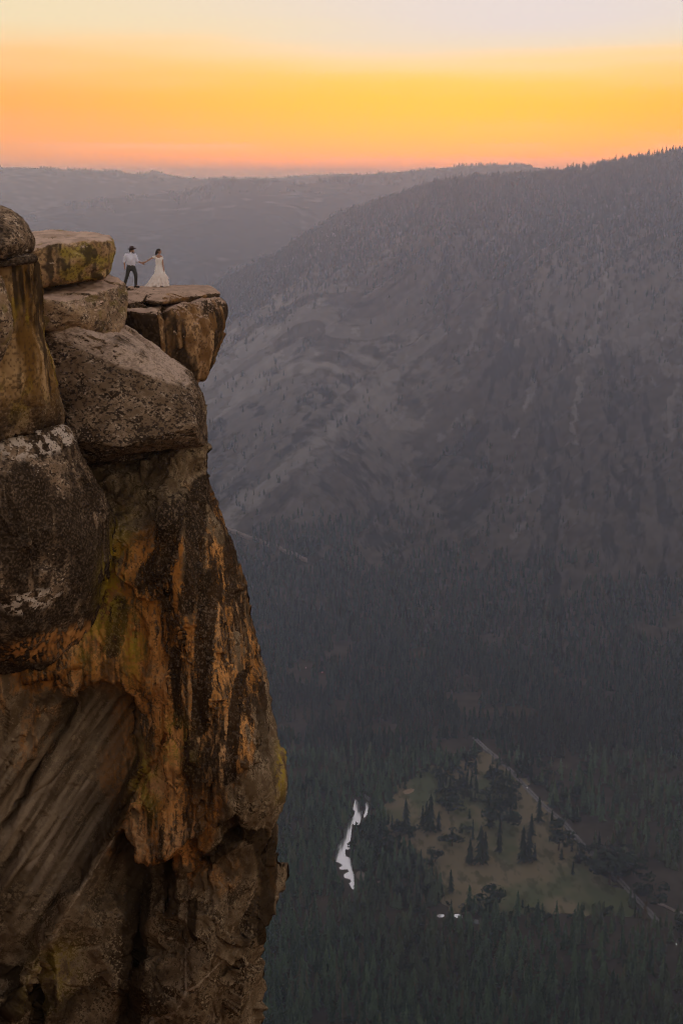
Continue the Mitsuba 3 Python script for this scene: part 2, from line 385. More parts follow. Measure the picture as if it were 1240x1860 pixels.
# ---------------------------------------------------------------- rock materials (stains, lichen and streaks of their own shape on the granite, plus painted cavity shade)
def at_wall(u, v, Y=50.0):
    p = P(np.array(float(u)), np.array(float(v)), np.array(Y))
    return float(p[0]), float(p[2])


def blob(p, u, v, ru, rv, Y=50.0, turn=0.0):
    """A soft patch on the rock: centre and radii given where the photo shows them (1 m is about 50 photo pixels)."""
    x0, z0 = at_wall(u, v, Y)
    x, z = p.x - x0, p.z - z0
    c, s = math.cos(turn), math.sin(turn)
    a, b = (x * c + z * s) * (52.0 / ru), (z * c - x * s) * (52.0 / rv)
    return dr.exp(-(a * a + b * b))


def band(p, pts, width, Y=50.0):
    """Nearness to a drawn line on the rock (a vein or a crack edge), 1 on it and 0 beyond its width in metres."""
    q = [at_wall(u, v, Y) for u, v in pts]
    best = mi.Float(1e3)
    for (ax, az), (bx, bz) in zip(q, q[1:]):
        dx, dz = bx - ax, bz - az
        t = dr.clip(((p.x - ax) * dx + (p.z - az) * dz) / (dx * dx + dz * dz), 0, 1)
        best = dr.minimum(best, dr.sqrt(dr.square(p.x - ax - dx * t) + dr.square(p.z - az - dz * t)))
    return 1 - smoothstep(0.3 * width, width, best)


def speckled(p, amount=1.0):
    """Grey granite with black lichen crust and pale crystals."""
    big = fbm(p.x * 0.9, p.y * 0.9, p.z * 0.9, 3)
    mid = fbm(p.x * 3.3 + 7, p.y * 3.3, p.z * 3.3, 4)
    fine = noise(p.x * 21, p.y * 21, p.z * 21) * 0.5 + noise(p.x * 10, p.y * 10, p.z * 10) * 0.5
    c = mix((0.175, 0.125, 0.090), (0.39, 0.30, 0.235), smoothstep(0.35, 0.65, mid * 0.7 + fine * 0.3))
    c = mix(c, (0.034, 0.024, 0.018), smoothstep(0.44, 0.58, fine * 0.40 + big * 0.28 + mid * 0.32) * 0.9 * amount)
    c = mix(c, (0.05, 0.036, 0.028), smoothstep(0.55, 0.68, fine) * 0.7 * amount)
    return mix(c, (0.56, 0.47, 0.42), smoothstep(0.68, 0.80, noise(p.x * 14 + 5, p.y * 14, p.z * 14)) * 0.6 * smoothstep(0.42, 0.58, mid))


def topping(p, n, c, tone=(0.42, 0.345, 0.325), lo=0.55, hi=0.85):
    """Paler granite tone mixed in on the level tops."""
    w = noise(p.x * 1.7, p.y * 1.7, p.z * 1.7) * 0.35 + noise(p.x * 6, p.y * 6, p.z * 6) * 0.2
    pale_tone = mix(tone, (tone[0] * 0.72, tone[1] * 0.70, tone[2] * 0.70), smoothstep(0.35, 0.7, fbm(p.x * 2.5, p.y * 2.5, p.z * 5, 3)))
    return mix(c, pale_tone, smoothstep(lo, hi, n.z + w - 0.27))


def streaks(p):
    """(wide, fine) water streaks that run down the rock."""
    w = noise(p.x * 0.7, p.y * 0.7, p.z * 0.35) * 1.3
    s = noise(p.x * 1.9 + w, p.y * 1.0, p.z * 0.09 + 3)
    t = noise(p.x * 5.5 + w * 2, p.y * 3.0, p.z * 0.30 + 8)
    return s * 0.68 + t * 0.32, t * 0.5 + noise(p.x * 13 + w, p.y * 8, p.z * 0.9) * 0.5


GREY, BLACK = (0.17, 0.138, 0.118), (0.024, 0.017, 0.012)
ORANGE, RUST, YELLOW = (0.60, 0.315, 0.125), (0.36, 0.165, 0.050), (0.42, 0.32, 0.035)


def wall_colour(p, n, uv):
    s, t = streaks(p)
    mid = fbm(p.x * 2.1, p.y * 2.1, p.z * 1.3, 4)
    fine = noise(p.x * 12, p.y * 12, p.z * 8) * 0.5 + noise(p.x * 25, p.y * 25, p.z * 18) * 0.5
    drip = noise(p.x * 9 + mid * 2, p.y * 6, p.z * 0.55 + 5) * 0.6 + noise(p.x * 20 + mid * 2, p.y * 14, p.z * 1.3 + 2) * 0.4
    # bare stone of the lower half
    c = mix((0.125, 0.088, 0.056), (0.38, 0.305, 0.225), smoothstep(0.36, 0.64, mid * 0.75 + fine * 0.25))
    c = mix(c, (0.050, 0.032, 0.018), smoothstep(0.46, 0.60, fine * 0.5 + mid * 0.5) * 0.88)
    c = mix(c, (0.48, 0.38, 0.29), smoothstep(0.62, 0.74, fine * 0.6 + noise(p.x * 5, p.y * 5, p.z * 2.5) * 0.4) * 0.55)
    # the stained upper face: orange and rust between black streaks
    zone = dr.clip((fbm(p.x * 0.7, p.y * 0.7, p.z * 0.4 + 3, 3) - 0.5) * 0.9 + blob(p, 285, 1065, 115, 130) + blob(p, 300, 1280, 120, 170) + 0.85 * blob(p, 285, 1480, 95, 120) + 0.4 * blob(p, 380, 1600, 130, 130) + 0.35 * blob(p, 60, 1330, 120, 120) + 0.9 * blob(p, 90, 1200, 110, 55) + 0.45 * blob(p, 420, 1290, 70, 150), 0, 1)
    warm = mix(RUST, ORANGE, smoothstep(0.36, 0.64, drip * 0.55 + noise(p.x * 1.3 + 4, p.y, p.z * 0.22) * 0.45))
    warm = mix(warm, (0.60, 0.40, 0.24), smoothstep(0.52, 0.68, noise(p.x * 0.9, p.y, p.z * 0.5 + 2) * 0.6 + fine * 0.4) * 0.7)
    warm = mix(warm, (0.10, 0.050, 0.020), smoothstep(0.47, 0.68, fine * 0.45 + drip * 0.35 + mid * 0.2) * 0.85)
    c = mix(c, warm, smoothstep(0.30, 0.52, zone * (0.45 + 0.55 * smoothstep(0.34, 0.56, mid * 0.4 + s * 0.4 + drip * 0.2))))
    black = dr.clip(zone + 0.75 * blob(p, 430, 1160, 110, 330) + 0.5 * blob(p, 100, 1000, 160, 220), 0, 1)
    named = dr.maximum(dr.maximum(band(p, [(310, 935), (300, 1010), (265, 1060)], 0.85), band(p, [(345, 920), (350, 1050), (340, 1100)], 0.55)), dr.maximum(band(p, [(375, 1070), (372, 1200), (365, 1310)], 0.62), band(p, [(320, 1180), (325, 1310)], 0.34)))
    named = dr.maximum(dr.maximum(named, band(p, [(215, 1110), (200, 1180)], 0.7)), dr.maximum(band(p, [(395, 960), (405, 1060), (410, 1120)], 0.32), band(p, [(430, 1260), (420, 1400)], 0.4)))
    k = dr.maximum(smoothstep(0.44, 0.59, s * 0.5 + drip * 0.35 + fine * 0.15) * black, smoothstep(0.35, 0.6, named * (0.35 + 0.65 * drip) + named * (fine - 0.4) * 0.6))
    crust = mix(BLACK, (0.13, 0.098, 0.078), smoothstep(0.50, 0.72, fine))
    c = mix(c, crust, k * 0.95)
    blot = fbm(p.x * 0.55 + 2, p.y * 0.55, p.z * 0.42 + 11, 4)
    c = mix(c, (0.034, 0.024, 0.016), smoothstep(0.53, 0.64, blot * 0.75 + fine * 0.25) * 0.75 * (1 - 0.6 * zone))
    # shade of the low cavities, painted as near-black lines into the wall colour
    cavity_shade = dr.maximum(band(p, [(225, 1545), (240, 1640), (245, 1760), (232, 1870)], 0.75), dr.maximum(band(p, [(255, 1575), (300, 1600), (310, 1650)], 0.55), band(p, [(380, 1560), (440, 1520), (470, 1540), (482, 1640), (476, 1760)], 0.5)))
    cavity_shade = dr.maximum(cavity_shade, dr.maximum(band(p, [(60, 1760), (88, 1790), (75, 1870)], 0.5), band(p, [(240, 1300), (250, 1400), (215, 1480), (160, 1580)], 0.42)))
    cavity_shade = dr.maximum(cavity_shade, dr.maximum(band(p, [(10, 1730), (60, 1745), (20, 1790)], 0.5), band(p, [(350, 1640), (352, 1690)], 0.3)))
    c = mix(c, (0.030, 0.020, 0.012), smoothstep(0.22, 0.62, cavity_shade * (0.35 + 0.9 * mid) + cavity_shade * (fine - 0.5) * 0.5) * 0.85)
    # yellow lichen along seams
    lich = dr.clip(blob(p, 190, 1080, 26, 110, turn=-0.25) + 0.8 * blob(p, 322, 1340, 26, 40) + 0.7 * blob(p, 262, 1420, 30, 60) + 0.9 * blob(p, 508, 1445, 14, 45) + 0.7 * blob(p, 240, 1180, 22, 60) + 0.5 * blob(p, 110, 1730, 40, 60) + 0.5 * blob(p, 60, 1160, 60, 30), 0, 1)
    c = mix(c, YELLOW, lich * smoothstep(0.42, 0.58, mid * 0.6 + fine * 0.4) * 0.85)
    # the smooth leaning slab of the alcove: drawn-out grain along its dip
    along = p.x * 0.57 + p.z * 0.82
    across = p.x * 0.82 - p.z * 0.57
    g = noise(across * 3.2, along * 0.28, 3.0) * 0.6 + noise(across * 9, along * 0.7, 5.0) * 0.4
    slab = dr.clip(blob(p, 60, 1480, 130, 190, turn=0.5) + 0.6 * blob(p, 170, 1330, 70, 70), 0, 1)
    c = mix(c, mix((0.105, 0.080, 0.058), (0.36, 0.300, 0.245), smoothstep(0.34, 0.66, g * 0.8 + fine * 0.2)), slab * 0.8)
    c = mix(c, (0.42, 0.36, 0.32), band(p, [(150, 1440), (110, 1500), (60, 1560)], 0.16) * smoothstep(0.3, 0.6, g) * 0.75)
    # quartz veins low on the wall
    vein = dr.maximum(band(p, [(408, 1735), (345, 1768), (330, 1800), (275, 1850)], 0.075), dr.maximum(band(p, [(345, 1768), (338, 1720), (305, 1712)], 0.06), band(p, [(320, 1818), (280, 1838), (268, 1862)], 0.06)))
    vein = dr.maximum(vein, dr.maximum(band(p, [(205, 1525), (150, 1600), (105, 1680)], 0.07), band(p, [(0, 1835), (60, 1806)], 0.06)))
    return mix(c, (0.42, 0.35, 0.30), vein * smoothstep(0.3, 0.6, fine * 0.5 + mid * 0.5) * 0.8)


def dark_colour(p, n, uv):
    c = speckled(p, 1.0)
    s, t = streaks(p)
    fine = noise(p.x * 18, p.y * 18, p.z * 14)
    m3 = fbm(p.x * 0.8, p.y * 0.8, p.z * 0.6 + 9, 3)
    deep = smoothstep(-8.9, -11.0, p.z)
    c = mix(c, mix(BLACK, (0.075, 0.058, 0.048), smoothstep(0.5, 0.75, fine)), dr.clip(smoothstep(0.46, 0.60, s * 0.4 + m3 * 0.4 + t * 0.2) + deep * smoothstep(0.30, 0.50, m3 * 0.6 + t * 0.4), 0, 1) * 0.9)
    patch = blob(p, 85, 805, 75, 26, 47) + blob(p, 60, 1085, 42, 20, 46.5)
    pale = smoothstep(0.50, 0.56, fbm(p.x * 3.6, p.y * 3.6, p.z * 3.6, 4)) * smoothstep(0.15, 0.5, patch)
    c = mix(c, (0.44, 0.39, 0.375), pale * smoothstep(0.3, 0.5, fine + 0.1))
    c = mix(c, YELLOW, blob(p, 200, 1040, 14, 130, 49.5, -0.2) * smoothstep(0.4, 0.55, t) * 0.8)
    return mix(c, mix(RUST, ORANGE, smoothstep(0.4, 0.7, t)), smoothstep(0.3, 0.8, blob(p, 70, 1190, 90, 45, 47)) * smoothstep(0.40, 0.56, t) * 0.85)


def grey_colour(p, n, uv):
    c = speckled(p, 1.05)
    fine = noise(p.x * 15, p.y * 15, p.z * 15) * 0.5 + fbm(p.x * 3, p.y * 3, p.z * 3, 3) * 0.5
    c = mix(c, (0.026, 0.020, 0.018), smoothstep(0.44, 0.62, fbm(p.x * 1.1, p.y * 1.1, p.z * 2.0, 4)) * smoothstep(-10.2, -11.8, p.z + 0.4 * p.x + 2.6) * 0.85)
    path = dr.maximum(band(p, [(122, 592), (160, 602), (205, 622)], 0.55, 53.8), dr.maximum(band(p, [(190, 600), (205, 622), (250, 640)], 0.50, 54), band(p, [(235, 632), (300, 663), (345, 684)], 0.34, 54)))
    pale_tone = mix((0.56, 0.45, 0.40), (0.36, 0.28, 0.245), smoothstep(0.45, 0.65, fine))  # pale strip of wear along the ridge
    return mix(c, pale_tone, smoothstep(0.25, 0.62, path * (0.30 + 1.0 * fine)) * smoothstep(0.40, 0.80, n.z + 0.5 * fine) * 0.9)


def lichen_colour(p, n, uv):
    s, t = streaks(p)
    mid = fbm(p.x * 2.2, p.y * 2.2, p.z * 2.2, 4)
    c = mix((0.25, 0.16, 0.09), (0.42, 0.29, 0.185), smoothstep(0.4, 0.6, mid))
    c = mix(c, (0.27, 0.22, 0.045), smoothstep(0.44, 0.60, fbm(p.x * 1.2 + 5, p.y, p.z * 1.5, 5)) * 0.8)
    c = mix(c, (0.035, 0.028, 0.02), smoothstep(0.47, 0.57, s * 0.35 + t * 0.25 + mid * 0.4) * 0.85)
    c = mix(c, (0.05, 0.036, 0.025), smoothstep(0.52, 0.64, noise(p.x * 14, p.y * 14, p.z * 11)) * 0.5)
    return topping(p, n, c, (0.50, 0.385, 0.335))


def warm_colour(p, n, uv):
    c = speckled(p, 0.95)
    mid = fbm(p.x * 2.6, p.y * 2.6, p.z * 1.6, 4)
    c = mix(c, (0.34, 0.235, 0.15), smoothstep(0.48, 0.62, mid) * 0.45)
    c = mix(c, (0.16, 0.13, 0.045), smoothstep(0.56, 0.68, fbm(p.x * 3 + 2, p.y * 3, p.z * 3, 3)) * 0.5)
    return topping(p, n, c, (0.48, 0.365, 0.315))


def pillar_colour(p, n, uv):
    s, t = streaks(p)
    mid = fbm(p.x * 2.1, p.y * 2.1, p.z * 1.2, 4)
    lower = smoothstep(-6.6, -8.4, p.z)
    warm = mix((0.17, 0.095, 0.032), (0.44, 0.30, 0.17), smoothstep(0.42, 0.62, noise(p.x * 2.6, p.y * 2, p.z * 0.2) * 0.6 + mid * 0.4))
    warm = mix(warm, YELLOW, smoothstep(0.56, 0.70, fbm(p.x * 1.6, p.y, p.z * 0.9 + 4, 4)) * 0.4)
    c = mix(warm, speckled(p), lower * 0.85)
    c = mix(c, BLACK, smoothstep(0.46, 0.58, noise(p.x * 2.7 + mid * 0.6, p.y * 0.6, p.z * 0.07 + 6) * 0.7 + t * 0.3) * 0.9)
    grain = noise(p.x * 15, p.y * 15, p.z * 10)
    c = mix(c, (0.06, 0.040, 0.022), smoothstep(0.50, 0.70, grain * 0.6 + mid * 0.4) * 0.6)
    return mix(c, BLACK, lower * smoothstep(0.40, 0.6, mid) * 0.7)


def ledge_colour(p, n, uv):
    s, t = streaks(p)
    mid = fbm(p.x * 2.4, p.y * 2.4, p.z * 1.6, 4)
    fine = noise(p.x * 12, p.y * 12, p.z * 9)
    warm = mix((0.17, 0.095, 0.045), (0.42, 0.275, 0.165), smoothstep(0.4, 0.65, mid))
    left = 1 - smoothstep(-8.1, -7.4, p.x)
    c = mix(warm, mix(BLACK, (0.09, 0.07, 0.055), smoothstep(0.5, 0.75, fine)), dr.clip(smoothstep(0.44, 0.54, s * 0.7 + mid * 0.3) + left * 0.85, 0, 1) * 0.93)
    c = mix(c, (0.21, 0.155, 0.03), smoothstep(0.5, 0.62, fbm(p.x * 1.5, p.y * 1.5, p.z + 6, 3)) * smoothstep(-7.4, -9.0, p.z) * 0.6)
    c = mix(c, (0.05, 0.034, 0.022), smoothstep(0.52, 0.66, fine * 0.6 + mid * 0.4) * 0.6)
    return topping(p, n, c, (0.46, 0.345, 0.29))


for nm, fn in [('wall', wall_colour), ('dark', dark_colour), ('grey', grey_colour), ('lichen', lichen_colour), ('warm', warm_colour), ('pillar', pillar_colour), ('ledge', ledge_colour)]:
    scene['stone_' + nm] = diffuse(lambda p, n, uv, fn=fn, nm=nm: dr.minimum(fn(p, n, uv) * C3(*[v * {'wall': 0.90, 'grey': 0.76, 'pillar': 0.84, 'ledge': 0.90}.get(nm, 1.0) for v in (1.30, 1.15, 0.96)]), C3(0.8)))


# ---------------------------------------------------------------- rock shapes
def facets(p, size, seed, stretch=(1, 1, 1), turn=None, crack=0.0):
    """Broken planes: every cell of a jittered cloud is a small tilted plane; the seams between cells may be open cracks. Height about -1..1 times size."""
    r = np.random.default_rng(seed)
    q = p if turn is None else p @ turn
    q = q / (np.array(stretch) * size)
    q = q + nfbm(q, 0.9, 2, seed)[:, None] * 0.5
    used = np.unique(np.floor(q).astype(np.int64) @ np.array([1 << 40, 1 << 20, 1]) + (1 << 59))
    off = np.array([(i * (1 << 40)) + (j * (1 << 20)) + l for i in (-1, 0, 1) for j in (-1, 0, 1) for l in (-1, 0, 1)])
    cell = np.unique((used[:, None] + off).ravel()) - (1 << 59) + (1 << 39) * 0
    c0 = (cell + (1 << 39) + (1 << 19)) >> 40
    rest = cell - (c0 << 40)
    c1 = (rest + (1 << 19)) >> 20
    ijk = np.stack([c0, c1, rest - (c1 << 20)], -1)
    s = ijk + r.uniform(0, 1, ijk.shape)
    d, i = cKDTree(s).query(q, k=5, workers=-1)
    hgt, tilt = r.uniform(-0.35, 0.35, len(s)), r.normal(0, 0.42, (len(s), 3))
    f = np.stack([hgt[i[:, k]] + ((q - s[i[:, k]]) * tilt[i[:, k]]).sum(1) + 0.45 * d[:, k] ** 2 for k in range(5)])
    f.sort(axis=0)
    out = f[0] * 1.25                                                     # creases where two planes meet, no steps
    if crack:
        open_ = r.uniform(0, 1, len(s)) < 0.45
        out = out - crack * (1 - sstep(0, 0.07, d[:, 1] - d[:, 0])) * open_[i[:, 0]]
    return (out - np.median(out)) * size


def roughen(v, n, seed, amps, stretch=(1, 1, 1), turn=None):
    """Displacement along the normals: broken planes at three scales and grain. amps: (size, strength, crack) each."""
    d = np.zeros(len(v))
    for k, (size, strength, crack) in enumerate(amps):
        d += facets(v, size, seed + 13 * k, stretch, turn, crack) * strength
    d += nfbm(v, 0.7, 4, seed + 5) * 0.16 + nfbm(v, 5.0, 4, seed + 6) * 0.085
    return v + n * d[:, None]


def hull(*pts):
    return manifold3d.Manifold.hull_points(np.vstack([np.atleast_2d(p) for p in pts]).astype(np.float64))


def pts(rows):
    a = np.array(rows, float)
    return P(a[:, 0], a[:, 1], a[:, 2])


def block(key, solid, bsdf, seed, edge=0.07, rounds=4, amps=((1.3, 0.14, 0.05), (0.45, 0.14, 0.04), (0.16, 0.12, 0.0)), stretch=(1, 1, 1), turn=None, smooth=True, grow=0.06, **tags):
    m = solid.refine_to_length(edge)
    mm = m.to_mesh()
    t = trimesh.Trimesh(np.array(mm.vert_properties[:, :3], float), np.array(mm.tri_verts), process=True)
    trimesh.smoothing.filter_laplacian(t, lamb=0.5, iterations=rounds, volume_constraint=False)
    n = np.array(t.vertex_normals)
    v = roughen(np.array(t.vertices) + n * grow, n, seed, amps, stretch, turn)
    put(key, (v, np.array(t.faces)), bsdf, smooth=smooth, **tags)


# dome boulder at the upper left edge of the picture
def ellipsoid(c, r, n=400, seed=0, power=2.6):
    g = np.random.default_rng(seed).normal(0, 1, (n, 3))
    g /= (np.abs(g) ** power).sum(1, keepdims=True) ** (1 / power)
    return np.asarray(c) + g * np.asarray(r)


b0 = pts([(-160, 474, 45.5), (0, 374, 47), (-80, 352, 48), (22, 380, 47), (43, 397, 47), (57, 419, 47), (66, 446, 47), (63, 456, 47), (50, 463, 46.6), (20, 469, 45.4), (0, 472, 45), (-30, 400, 45), (20, 420, 45.2), (40, 440, 45.5), (-60, 440, 44.4), (0, 450, 44.5),
          (-160, 400, 46), (0, 374, 49), (40, 400, 49.5), (62, 440, 49.5), (50, 462, 49.5), (-150, 400, 50), (-150, 470, 50)])
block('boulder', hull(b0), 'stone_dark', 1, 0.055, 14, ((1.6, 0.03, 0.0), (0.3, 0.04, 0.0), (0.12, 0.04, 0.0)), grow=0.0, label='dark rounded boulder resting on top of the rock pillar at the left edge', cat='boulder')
b1 = pts([(-10, 480, 45.5), (25, 469, 45.3), (58, 461, 45.8), (70, 468, 46), (69, 475, 46), (45, 477, 45.4), (-10, 486, 45.2), (20, 466, 48), (66, 464, 48), (66, 474, 48), (-10, 484, 48)])
block('flat_stone', hull(b1), 'stone_dark', 2, 0.045, 6, ((0.5, 0.06, 0.0), (0.15, 0.05, 0.0)), grow=0.0, label='thin flat stone wedged between the round boulder and the pillar below it', cat='stone')
pill = [(-120, 474, 46), (0, 474, 46.2), (40, 472, 46.6), (62, 470, 47.3), (74, 474, 48), (77, 500, 48.3), (77, 560, 48.4), (78, 600, 48.4), (88, 650, 48.5), (100, 695, 48.8), (116, 733, 49.2), (121, 752, 49.4), (116, 774, 49.2), (90, 783, 48.6), (55, 790, 47.6), (0, 800, 46.6), (-120, 810, 46),
        (0, 560, 45.8), (50, 580, 46.8), (30, 700, 46.4), (80, 735, 47.5), (-120, 640, 45), (76, 480, 53), (90, 650, 53), (118, 752, 53), (100, 782, 53), (-120, 474, 53), (-120, 800, 53), (0, 470, 53)]
up = hull(pts([r for r in pill if r[1] <= 600]), pts([(0, 640, 46), (80, 640, 48.6), (80, 640, 53), (-120, 640, 53)]))
dn = hull(pts([r for r in pill if r[1] >= 570]), pts([(-120, 570, 46), (74, 590, 48.6), (74, 590, 53), (-120, 590, 53)]))
block('rock_pillar', up + dn, 'stone_pillar', 3, 0.055, 8, ((1.5, 0.12, 0.05), (0.5, 0.12, 0.03), (0.17, 0.08, 0.0)), (0.6, 0.8, 1.8), grow=-0.06, label='orange and black streaked rock pillar under the round boulder', cat='rock')
nose = pts([(-90, 470, 46), (2, 500, 45.7), (2, 520, 45.5), (6, 540, 45.3), (14, 566, 45.3), (19, 582, 45.4), (20, 598, 45.5), (14, 622, 45.5), (2, 652, 45.6), (-20, 680, 45.8), (-90, 700, 46), (-40, 580, 44.4), (2, 580, 44.8), (0, 560, 48), (14, 600, 48), (-90, 500, 48), (-90, 680, 48)])
block('rock_flake', hull(nose), 'stone_warm', 4, 0.05, 12, ((0.9, 0.05, 0.0), (0.3, 0.05, 0.0)), label='pale tan rounded flake of rock at the left edge, leaning on the pillar', cat='rock')

lic = pts([(30, 428, 57), (64, 424, 57.5), (100, 424, 58), (130, 428, 57.8), (165, 427, 57.5), (186, 428, 57), (199, 433, 56), (203, 443, 55.2), (203, 466, 55), (199, 492, 54.6), (187, 504, 54), (125, 513, 53), (76, 518, 52.4), (30, 524, 52.2),
           (30, 462, 52.3), (64, 456, 52.4), (97, 446, 52.6), (135, 442, 53), (168, 437, 53.5), (192, 441, 54), (150, 470, 52.8), (190, 505, 58), (200, 470, 58), (30, 520, 58), (203, 440, 58)])
block('lichen_boulder', hull(lic), 'stone_lichen', 5, 0.055, 5, ((1.6, 0.06, 0.03), (0.5, 0.07, 0.03), (0.17, 0.06, 0.0)), label='big squared boulder with yellow green lichen on its face, topmost of the stacked blocks', cat='boulder')
step_ = pts([(40, 520, 57), (76, 514, 57), (125, 508, 57), (194, 499, 57.5), (214, 508, 57.2), (226, 519, 56.6), (229, 536, 56), (227, 562, 55.6), (222, 588, 55.2), (210, 606, 54.6), (193, 611, 54), (136, 600, 52.6), (77, 596, 51.8), (40, 596, 51.6),
             (40, 548, 51.5), (77, 545, 51.6), (108, 551, 51.8), (151, 543, 52.8), (184, 531, 54), (213, 522, 55.4), (150, 575, 52.3), (222, 540, 60), (220, 590, 60), (40, 530, 60), (40, 600, 60), (194, 502, 60)])
block('rock_step', hull(step_), 'stone_warm', 6, 0.055, 5, ((1.2, 0.08, 0.04), (0.4, 0.09, 0.02), (0.15, 0.09, 0.0)), label='pale topped rock step directly below the lichen covered boulder', cat='rock')

# the great leaning slab in the middle of the stack
gs = [(60, 594, 52.6), (87, 592, 52.6), (120, 593, 52.4), (200, 592, 56), (221, 591, 57.2), (246, 605, 57.8), (286, 635, 58.2), (328, 668, 58.2), (346, 684, 57.5), (356, 706, 56.3), (364, 729, 55.4), (368, 782, 54.6), (367, 806, 53.8),
      (205, 626, 52.1), (262, 648, 52.4), (344, 690, 53.9), (143, 798, 50.3), (222, 812, 49.6), (352, 772, 51.2), (358, 800, 52.2), (155, 838, 51.4), (222, 824, 50.7), (300, 806, 51.2),
      (60, 600, 60), (150, 850, 58), (340, 690, 61), (366, 790, 60), (367, 730, 60), (280, 830, 58), (60, 780, 60), (60, 780, 51.5)]
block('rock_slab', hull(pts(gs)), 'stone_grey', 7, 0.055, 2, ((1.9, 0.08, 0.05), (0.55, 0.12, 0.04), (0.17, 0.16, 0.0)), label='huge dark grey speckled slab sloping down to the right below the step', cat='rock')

# the overhanging ledge on which the couple stand: two blocks, a thin top slab, a small round boulder
lb = pts([(215, 585, 60.5), (222, 568, 60.2), (236, 566, 59.9), (262, 569, 59.6), (284, 571, 59.5), (295, 590, 59.8), (297, 640, 60.1), (296, 690, 60.5), (230, 690, 60.4), (215, 640, 60.5), (225, 548, 63), (296, 548, 63), (292, 690, 64), (215, 690, 64)])
rb = pts([(284, 573, 60.5), (308, 561, 60.4), (325, 566, 60.7), (345, 553, 61.8), (364, 546, 63.0), (398, 544, 64.6), (408, 554, 64.6), (409, 572, 64.6), (405, 592, 64), (396, 617, 63.4), (384, 646, 62.8), (377, 672, 62.4), (370, 688, 62.1), (345, 690, 61.4), (300, 690, 60.8), (288, 640, 60.5),
          (340, 600, 60.7), (370, 580, 62), (385, 600, 62.5), (300, 545, 66), (400, 543, 68), (408, 560, 68), (395, 630, 67), (370, 690, 65), (290, 690, 65)])
tip = pts([(340, 680, 61.9), (369, 686, 62.3), (358, 693, 62.2), (353, 702, 62.2), (346, 698, 62.1), (330, 690, 62), (362, 688, 64), (340, 690, 64), (352, 700, 63.5)])
neck = pts([(200, 570, 60.6), (280, 570, 62), (360, 560, 66), (200, 545, 74), (360, 545, 74), (200, 620, 70), (330, 610, 70), (200, 610, 60.6)])
AM = ((1.2, 0.11, 0.06), (0.42, 0.11, 0.03), (0.16, 0.08, 0.0))
tag('rock_ledge', 'overhanging rock ledge jutting out to the right with the couple on top', 'rock ledge')
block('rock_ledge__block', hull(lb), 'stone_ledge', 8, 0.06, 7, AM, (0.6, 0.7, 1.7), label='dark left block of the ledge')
block('rock_ledge__block_001', hull(rb) + hull(tip), 'stone_ledge', 9, 0.06, 7, AM, (0.5, 0.6, 2.0), label='orange streaked right block of the ledge tapering downwards')
block('rock_ledge__core', hull(neck), 'stone_ledge', 10, 0.15, 4)
top = pts([(250, 531, 63.8), (268, 548, 61.0), (290, 551, 60.6), (325, 543.5, 61.9), (364, 539, 63.5), (397, 541, 65.2), (399, 533, 65.5), (384, 525.5, 66.2), (354, 528, 64.6), (325, 532, 62.6), (294, 539, 61.2), (275, 537, 61.6), (268, 530, 63.2), (250, 523.5, 66.5), (330, 522, 66.8), (380, 523, 67), (230, 522.5, 70), (380, 521, 70.5), (390, 545, 70), (230, 545, 70)])
block('rock_ledge__slab', hull(top), 'stone_ledge', 11, 0.055, 4, ((1.0, 0.05, 0.03), (0.35, 0.06, 0.02), (0.14, 0.05, 0.0)), (1.4, 1.4, 0.5), label='thin pale weathered top slab of the ledge')
rs = pts([(222, 540, 61.5), (232, 531, 62), (250, 532, 61.8), (264, 536, 61.6), (265, 543, 61.4), (255, 552, 61), (242, 556, 60.9), (228, 552, 61), (220, 548, 61.3), (245, 530, 64), (225, 530, 64), (262, 540, 64), (240, 550, 64)])
block('rock_ledge__boulder', hull(rs), 'stone_ledge', 12, 0.05, 9, ((0.8, 0.04, 0.0), (0.3, 0.04, 0.0)), label='small rounded pale boulder lying on the ledge')

# dark buttress bulging out at the left
bt = pts([(-160, 800, 46.5), (0, 801, 47), (23, 796, 47.3), (64, 790, 48), (100, 783, 49.2), (114, 785, 49.6), (128, 803, 49.9), (136, 818, 50), (144, 845, 50), (162, 858, 50.1), (180, 878, 50.2), (194, 898, 50.3), (206, 930, 50.4), (211, 962, 50.5), (206, 1005, 50.4), (196, 1050, 50.3), (178, 1110, 50.2), (155, 1160, 50.1), (110, 1200, 49.8), (40, 1215, 48.8), (-160, 1230, 47),
          (-160, 900, 44.2), (0, 870, 45.3), (60, 860, 46.4), (110, 850, 47.9), (140, 880, 48.6), (60, 960, 45.6), (120, 970, 47.1), (165, 980, 48.6), (0, 1050, 45.2), (100, 1070, 46.9), (150, 1060, 48.4), (40, 1140, 46.3), (-160, 1100, 45), (100, 1140, 48), (-160, 800, 55), (130, 810, 55), (205, 940, 55), (190, 1080, 55), (100, 1200, 55), (-160, 1220, 55)])
block('rock_buttress', hull(bt), 'stone_dark', 14, 0.06, 4, ((1.9, 0.15, 0.06), (0.6, 0.16, 0.04), (0.19, 0.12, 0.0)), (0.8, 0.8, 1.5), label='black stained rock buttress bulging from the cliff at the left, below the pillar', cat='rock')

